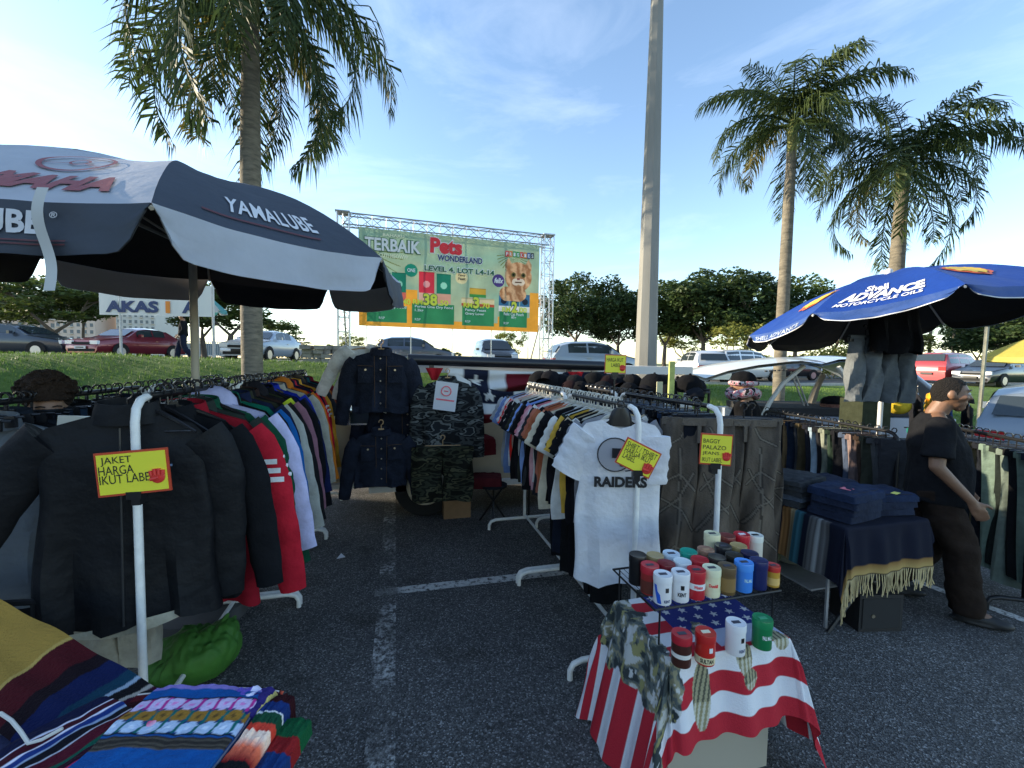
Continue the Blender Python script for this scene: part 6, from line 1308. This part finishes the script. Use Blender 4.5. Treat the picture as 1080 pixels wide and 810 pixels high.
# tan blanket draped down from a low stand onto the table, stripes along its right edge
def tanf(a, b):
    A0, A1 = P(-40, 618, 1.66), P(232, 760, 1.335); B0, B1 = P(-130, 730, 1.36), P(150, 845, 1.04)
    p = A0.lerp(A1, a).lerp(B0.lerp(B1, a), b); k = 1-a
    return p+Vector((0, 0, .045*math.sin(a*4.2)*k+.03*math.sin(a*11+b*3)*b*k+.02*mnoise.noise(Vector((a*5, b*4, 0)))-.05*math.sin(math.pi*b)*k*0))
m = MB(); m.grid(tanf, 420, 60, lambda a, b: ST(min(.985, max(.01, a*1.0+.06*math.sin(b*2)-.02)))); o = m.build('draped_blanket', M_WOOL); tag(o, 'tan blanket with maroon and navy edge stripes draped at the lower left', 'blanket')
st = empty('blanket_stand', (P(10, 660, 1.66).x, P(10, 660, 1.66).y+.03, 0)); zt_ = tanf(.15, .05).z-.04
MB().tube([(-.3, 0, zt_), (.1, 0, zt_-.03)], .013, 8).build('bar', M_BLKMET, st); [MB().tube([(x, 0, 0), (x, 0, zt_-.02)], .012, 8).build('leg', M_BLKMET, st) for x in (-.28, .06)]; tag(st, 'low black stand holding up the tan blanket', 'stand')
o = MB().tube([P(0, 752, 1.13), P(12, 760, 1.12), P(22, 772, 1.11), P(30, 784, 1.10), P(44, 780, 1.11), P(66, 768, 1.13)], .0045, 7).build('white_cord', mat('cord_white', (.6, .58, .54), .8)); tag(o, 'white cord knotted over the blankets at the bottom left', 'cord')
# green bag under the left rail
random.seed(9)
q = G(198, 728); gbg = MB()
def bagf(a, b):
    an = a*2*math.pi; t = b*math.pi; r = math.sin(t)**.7 if t < math.pi/2 else math.sin(t)**.9
    p = Vector((.22*r*math.cos(an), .19*r*math.sin(an), .13-.13*math.cos(t))); n = .07*mnoise.noise(p*7)+.05*abs(mnoise.noise(Vector((p.x*16, p.y*16, p.z*5))))-.03*abs(mnoise.noise(Vector((p.x*30, p.y*30, p.z*11+4))))
    return p*(1+n*2.4)+Vector((0, 0, 0))
gbg.grid(bagf, 120, 60); m_bag = mat('green_plastic', (.05, .17, .02), .7, bump=.3, bscale=18, var=.2, vscale=4)
o = gbg.build('plastic_bag', m_bag, loc=(q.x+.0, q.y+.12, 0)); k = P(245, 655, 2.75)-o.location
MB().tube([(.08, .03, .22), (.12, .05, .27), k*.75+Vector((0, 0, .03)), k], [.06, .03, .014, .04], 10, flat=.45).build('bag_neck', m_bag, o); tag(o, 'crumpled green plastic bag on the ground under the left rail', 'bag')
q = G(355, 590); o = MB().prism([(0, 0, .004), (.07, .02, .004), (.03, .07, .02)], (0, 0, .002)).build('paper_scrap', mat('paper_white', (.66, .67, .70), .8), loc=q); tag(o, 'white scrap of paper on the asphalt beside the left rail', 'paper')
# ---------------------------------------------------------------- people
def blob(prims, voxel, smooth=4, noise_amp=0.0, nscale=8, nstretch=(1, 1, .5)):
    m = MB()
    for p in prims:
        k = p[0]
        if k == 'c': # tapered capsule
            a, b, r0, r1 = Vector(p[1]), Vector(p[2]), p[3], p[4]; m.tube([a, b], [r0, r1], 12); m.ball(a, r0, 12, 8); m.ball(b, r1, 12, 8)
        elif k == 'e':
            c = Vector(p[1]); mm = MB(); mm.ball((0, 0, 0), p[2], 18, 12); M_ = Matrix.Rotation(p[3], 3, p[4]) if len(p) > 3 else Matrix.Identity(3); m.add([M_ @ Vector(v)+c for v in mm.v], mm.f)
        elif k == 't': m.tube(p[1], p[2], 16)
        elif k == 'l': m.loft([[Vector((cx+rx*math.cos(a), cy+ry*math.sin(a), z)) for a in [2*math.pi*i/20 for i in range(20)]] for cx, cy, z, rx, ry in p[1]])
    me = bpy.data.meshes.new('tmp'); me.from_pydata(m.v, [], m.f); bm = bmesh.new(); bm.from_mesh(me); bmesh.ops.recalc_face_normals(bm, faces=bm.faces); bm.to_mesh(me); bm.free()
    o = bpy.data.objects.new('tmp', me); COL.objects.link(o); md = o.modifiers.new('r', 'REMESH'); md.mode = 'VOXEL'; md.voxel_size = voxel; md.use_smooth_shade = True
    s = o.modifiers.new('s', 'SMOOTH'); s.iterations = smooth; s.factor = .5; bpy.context.view_layer.update()
    out = bpy.data.meshes.new_from_object(o.evaluated_get(bpy.context.evaluated_depsgraph_get())); bpy.data.objects.remove(o)
    if noise_amp:
        for v in out.vertices: q = Vector((v.co.x*nscale*nstretch[0], v.co.y*nscale*nstretch[1], v.co.z*nscale*nstretch[2])); v.co += v.normal*(noise_amp*(mnoise.noise(q)+.5*mnoise.noise(q*2.3)))
    for f in out.polygons: f.use_smooth = True
    return out
def hand(w, d, up, sc=1.0, curl=.5):
    """w wrist, d direction of the hand, up = back of hand"""
    w = Vector(w); d = Vector(d).normalized(); up = Vector(up); up = (up-d*up.dot(d)).normalized(); sd = d.cross(up); pr = []
    palm = w+d*.05*sc
    pr.append(('c', w, palm, .024*sc, .024*sc))
    for i, (off, ln) in enumerate(((-.030, .062), (-.010, .072), (.010, .068), (.028, .054))):
        b = w+d*.082*sc+sd*off*sc; pr.append(('c', w+d*.02*sc+sd*off*.6*sc, b, .015*sc, .0115*sc)); p = b; dd = d
        for j, f in enumerate((.42, .32, .26)): dd = (dd-up*curl*.55).normalized(); q = p+dd*ln*f*sc; pr.append(('c', p, q, (.0098-.0008*j)*sc, (.0092-.0008*j)*sc)); p = q
    b = w+d*.03*sc-sd*.03*sc; q = b+(d*.6-sd*.8-up*.2).normalized()*.035*sc; pr += [('c', w+d*.012*sc, b, .017*sc, .014*sc), ('c', b, q, .013*sc, .0105*sc), ('c', q, q+(d*.85-sd*.35-up*.3).normalized()*.03*sc, .0105*sc, .009*sc)]
    return pr
def person(loc, rz, J, skin, label, h=1.0, voxel=.009, hair='short', shirt='#1c1e22', pants='#241c18', sleeve='short', shoes='#181818', hcol=(.010, .008, .007), gk=1.0):
    o = empty('person', loc, rz); o.scale = (h, h, h); ms = mat('skin_%s' % ''.join('%02d' % int(100*x) for x in skin), skin, .5, bump=.1, bscale=120, var=.08, vscale=10); g = lambda k: Vector(J[k])
    hc = g('head'); hd = g('face').normalized(); up = Vector((0, 0, 1)); sd = hd.cross(up).normalized(); az = math.atan2(-hd.x, hd.y)
    pr = [('e', hc, (.073, .092, .108), az, 'Z'), ('e', hc+hd*.022-up*.055, (.054, .062, .060), az, 'Z'), ('c', hc+hd*.060-up*.092, hc+hd*.045-up*.10, .022, .028),
          ('c', hc+hd*.086+up*.014, hc+hd*.101-up*.022, .008, .0125), ('c', hc+hd*.088-up*.026-sd*.012, hc+hd*.088-up*.026+sd*.012, .009, .009), ('e', hc+hd*.078-up*.056, (.024, .013, .008), az, 'Z'), ('e', hc+hd*.076-up*.068, (.021, .012, .008), az, 'Z'), ('c', hc+hd*.080-sd*.032+up*.028, hc+hd*.080+sd*.032+up*.028, .010, .010)]
    for s in (-1, 1): pr += [('e', hc+sd*s*.076-up*.01-hd*.005, (.010, .020, .032), az, 'Z'), ('c', hc+sd*s*.045+hd*.062-up*.02, hc+sd*s*.05+hd*.03-up*.03, .022, .022)]
    nk = g('neck'); ch = g('chest'); pv = g('pelvis')
    pr += [('c', hc-up*.06-hd*.02, nk, .055, .060), ('c', nk-up*.03, ch, .055, .085), ('e', ch, (.145, .085, .15)), ('c', ch-up*.02, pv, .09, .10), ('e', pv, (.14, .09, .11))]
    for s, n in ((1, 'R'), (-1, 'L')):
        a, b, c = g('sh'+n), g('el'+n), g('wr'+n); pr += [('c', a, b, .052, .040), ('c', b, c, .040, .027), ('c', nk-up*.03, a, .05, .055)]; pr += hand(c, (c-b)+Vector(J.get('hd'+n, (0, 0, 0))), J.get('bk'+n, (s, 0, 0)), 1.0, J.get('curl', .5))
        a, b, c = g('hp'+n), g('kn'+n), g('an'+n); pr += [('c', a, b, .088, .058), ('c', b, c, .056, .038), ('c', c, c+Vector((0, .13, -.045)), .038, .03)]
    ob = bpy.data.objects.new('body', blob(pr, voxel, 3)); ob.data.materials.append(ms); COL.objects.link(ob); ob.parent = o
    # eyes and brows
    for s in (-1, 1):
        e = MB().ball(hc+hd*.080+sd*s*.030+up*.006, .0125, 10, 8).build('eye', mat('eye_white', (.5, .48, .45), .2), o); MB().ball(hc+hd*.089+sd*s*.030+up*.006, .0058, 8, 6).build('iris', mat('eye_dark', (.01, .008, .006), .1), e)
        MB().tube([hc+hd*.090+sd*s*.014+up*.030, hc+hd*.092+sd*s*.032+up*.036, hc+hd*.082+sd*s*.052+up*.030], .0042, 6).build('eyebrow', mat('hair', hcol, .8), o)
    hm = mat('hair_'+(hair or 'none'), hcol if hair != 'curly' else (.035, .020, .012), .75, bump=.9, bscale=160, spec=.3)
    if hair == 'short': hp = [('e', hc-hd*.001+up*.001, (.0785, .0975, .114), az, 'Z')]; vx = .005; na = .0025
    elif hair == 'curly':
        random.seed(12); hp = [('e', hc-hd*.012+up*.085, (.112, .115, .112), az, 'Z'), ('e', hc+hd*.07+up*.075, (.08, .04, .04), az, 'Z')]; vx = .007; na = .010
        for k in range(520):
            th = rnd(0, 6.28); ph = rnd(0, 1.55); v = Vector((math.cos(th)*math.sin(ph), math.sin(th)*math.sin(ph), math.cos(ph)))
            if v.dot(hd) > .75 and v.z < .55: continue
            hp.append(('e', hc-hd*.012+up*.085+Vector((v.x*.118, v.y*.122, v.z*.12))*rnd(.95, 1.12), (rnd(.006, .012),)*3))
    else: hp = []
    if hp:
        ho = bpy.data.objects.new('hair', blob(hp, vx, 1, na, 60, (1, 1, 1))); ho.data.materials.append(hm); COL.objects.link(ho); ho.parent = o
        if hair == 'short':     # trim the scalp shell along the hairline
            bmh = bmesh.new(); bmh.from_mesh(ho.data); dead = []
            for v in bmh.verts:
                r = v.co-hc; f = r.dot(hd); z = r.z
                lim = -.075 if f < -.055 else (lerp(-.075, -.030, (f+.055)/.055) if f < 0 else (-.022 if f < .022 else (lerp(-.022, .052, (f-.022)/.020) if f < .042 else .052+.012*min(1, (f-.042)/.04))))
                if z < lim+.006*mnoise.noise(v.co*90): dead.append(v)
            bmesh.ops.delete(bmh, geom=dead, context='VERTS'); bmh.to_mesh(ho.data); bmh.free()
        else:
            for v in ho.data.vertices:
                r = v.co-hc; f = r.dot(hd); z = r.z
                if f > .0 and z < .05: v.co -= hd*(f*.55)+sd*(r.dot(sd)*.25)
                elif z < -.035: v.co -= r*.3
    def tube_cl(nm, pts, rs, col, extra_=[]):
        me = blob([('t', pts, rs)]+extra_, .014, 2, .010, 9); x = bpy.data.objects.new(nm, me); x.data.materials.append(cloth(col)); COL.objects.link(x); x.parent = o; return x
    up = Vector((0, 0, 1)); sh = [('l', [(pv.x, pv.y, pv.z-.06-.06*(gk > 1), .186*gk, .150*gk), (pv.x, pv.y, pv.z+.04, .188*gk, .152*gk), ((pv.x+ch.x)/2, (pv.y+ch.y)/2+.01*(gk > 1), (pv.z+ch.z)/2, .182*gk, .148*gk), (ch.x, ch.y, ch.z, .196*gk, .142*gk), (nk.x, nk.y-.005, nk.z-.075, .180, .115), (nk.x, nk.y, nk.z-.03, .115, .088), (nk.x, nk.y, nk.z-.005, .078, .074)])]
    for n in 'RL':
        a, b, c = g('sh'+n), g('el'+n), g('wr'+n)
        if sleeve == 'short': sh.append(('t', [nk.lerp(a, .5)-up*.05, a, a.lerp(b, .45), a.lerp(b, .80)], [.08, .078, .078, .086]))
        else: sh += [('t', [nk.lerp(a, .5)-up*.05, a, a.lerp(b, .5), b], [.08, .075, .066, .058]), ('t', [a.lerp(b, .9), b, b.lerp(c, .5), b.lerp(c, .95)], [.055, .056, .048, .042])]
    me = blob(sh, .012, 4, .012, 8); x = bpy.data.objects.new('shirt', me); x.data.materials.append(cloth(shirt)); COL.objects.link(x); x.parent = o
    tr = [('e', pv-up*.01, (.172, .132, .12))]
    for n in 'RL':
        a, b, c = g('hp'+n), g('kn'+n), g('an'+n); e = c+(c-b).normalized()*.02; tr += [('t', [a+up*.04, a.lerp(b, .5), b, b.lerp(c, .5), e], [.112, .106, .092, .088, .090])]
    me = blob(tr, .013, 4, .016, 8, (1, 1, .9)); x = bpy.data.objects.new('trousers', me); x.data.materials.append(cloth(pants)); COL.objects.link(x); x.parent = o
    for n in 'RL':
        c = g('an'+n); me = blob([('c', c+Vector((0, -.02, -.035)), c+Vector((0, .14, -.048)), .045, .038), ('e', c+Vector((0, .15, -.052)), (.045, .07, .034)), ('e', c+Vector((0, .06, -.072)), (.046, .15, .018))], .010, 2); x = bpy.data.objects.new('shoe', me); x.data.materials.append(mat('shoe_'+shoes, shoes, .6)); COL.objects.link(x); x.parent = o
    return tag(o, label, 'person'), hc, hd, sd
STAND = dict(head=(0, .02, 1.60), face=(0, 1, 0), neck=(0, -.01, 1.45), chest=(0, 0, 1.24), pelvis=(0, 0, .95), shR=(.19, 0, 1.40), elR=(.23, -.03, 1.12), wrR=(.22, .04, .88), shL=(-.19, 0, 1.40), elL=(-.23, -.03, 1.12), wrL=(-.22, .04, .88), hpR=(.09, 0, .90), knR=(.10, .02, .50), anR=(.10, 0, .09), hpL=(-.09, 0, .90), knL=(-.10, .02, .50), anL=(-.10, 0, .09))
MAN = dict(STAND); MAN.update(head=(0, .02, 1.595), face=(0, 1, -.10), neck=(0, -.04, 1.445), chest=(0, -.03, 1.22), pelvis=(0, -.01, .93), shR=(.20, -.06, 1.38), elR=(.28, -.08, 1.10), wrR=(.26, .09, .89), hdR=(0, .1, -.3), bkR=(1, 0, .2), shL=(-.20, -.03, 1.38), elL=(-.26, -.02, 1.10), wrL=(-.22, .14, .90),
    hpR=(.09, -.04, .88), knR=(.11, .10, .49), anR=(.11, .14, .09), hpL=(-.09, -.04, .88), knL=(-.10, .04, .49), anL=(-.10, -.22, .10))
gm = G(982, 640); pm, _a, _b, _c = person((gm.x, gm.y, 0), R(-138), MAN, (.20, .105, .06), 'man in a black T-shirt and brown trousers walking right beside the jeans table', 1.0,  .0078, 'short', '#131417', '#231b16', gk=1.10)
pm.scale = (1.06, 1.06, .985)
pc = P(50, 412, 2.25); CUR = dict(STAND); CUR.update(face=(-.15, 1, -.15)); 
person((pc.x, pc.y, 0), R(207), CUR, (.32, .17, .10), 'person with curly dark hair standing behind the back left rail', .915, .010, 'curly', '#1a1a1c', '#15161a', 'long')
pc2 = P(786, 420, 3.9); prs, hc, hd, sd = person((pc2.x, pc2.y, 0), R(40), STAND, (.30, .17, .10), 'person in a black cap and pink patterned scarf behind the brown trousers', .985, .011, None, '#0c0c0e', '#15161a', 'long')
MB().ball(hc+Vector((0, 0, .035)), (.092, .108, .085), 18, 10).build('cap', cloth('#0c0c0e'), prs)
m_sc = rampmat('scarf_print', [(.0, '#b0a8a8'), (.46, '#a8606c'), (.54, '#b8b4b4'), (.60, '#1c1a1c')], scale=22, const=True, detail=1)
MB().tube([hc+Vector((.10*math.cos(a), .11*math.sin(a), -.09+.02*math.sin(a*2))) for a in [k*6.283/16 for k in range(17)]], .045, 10).tube([hc+Vector((.095*math.cos(a), .11*math.sin(a), .005)) for a in [k*6.283/16 for k in range(17)]], .022, 8).build('scarf', m_sc, prs)
WK = dict(STAND); WK.update(anR=(.10, .22, .10), knR=(.10, .16, .52), anL=(-.1, -.25, .14), knL=(-.1, -.02, .5), wrR=(.2, .18, .95), elR=(.23, .02, 1.12), wrL=(-.2, .12, .9))
pw = P(194, 377, 15.6); person((pw.x, pw.y, plat(pw.x)), R(105), WK, (.30, .17, .11), 'man in dark clothes walking past the maroon sedan', 1.0, .016, 'short', '#141619', '#1a2030', 'long')
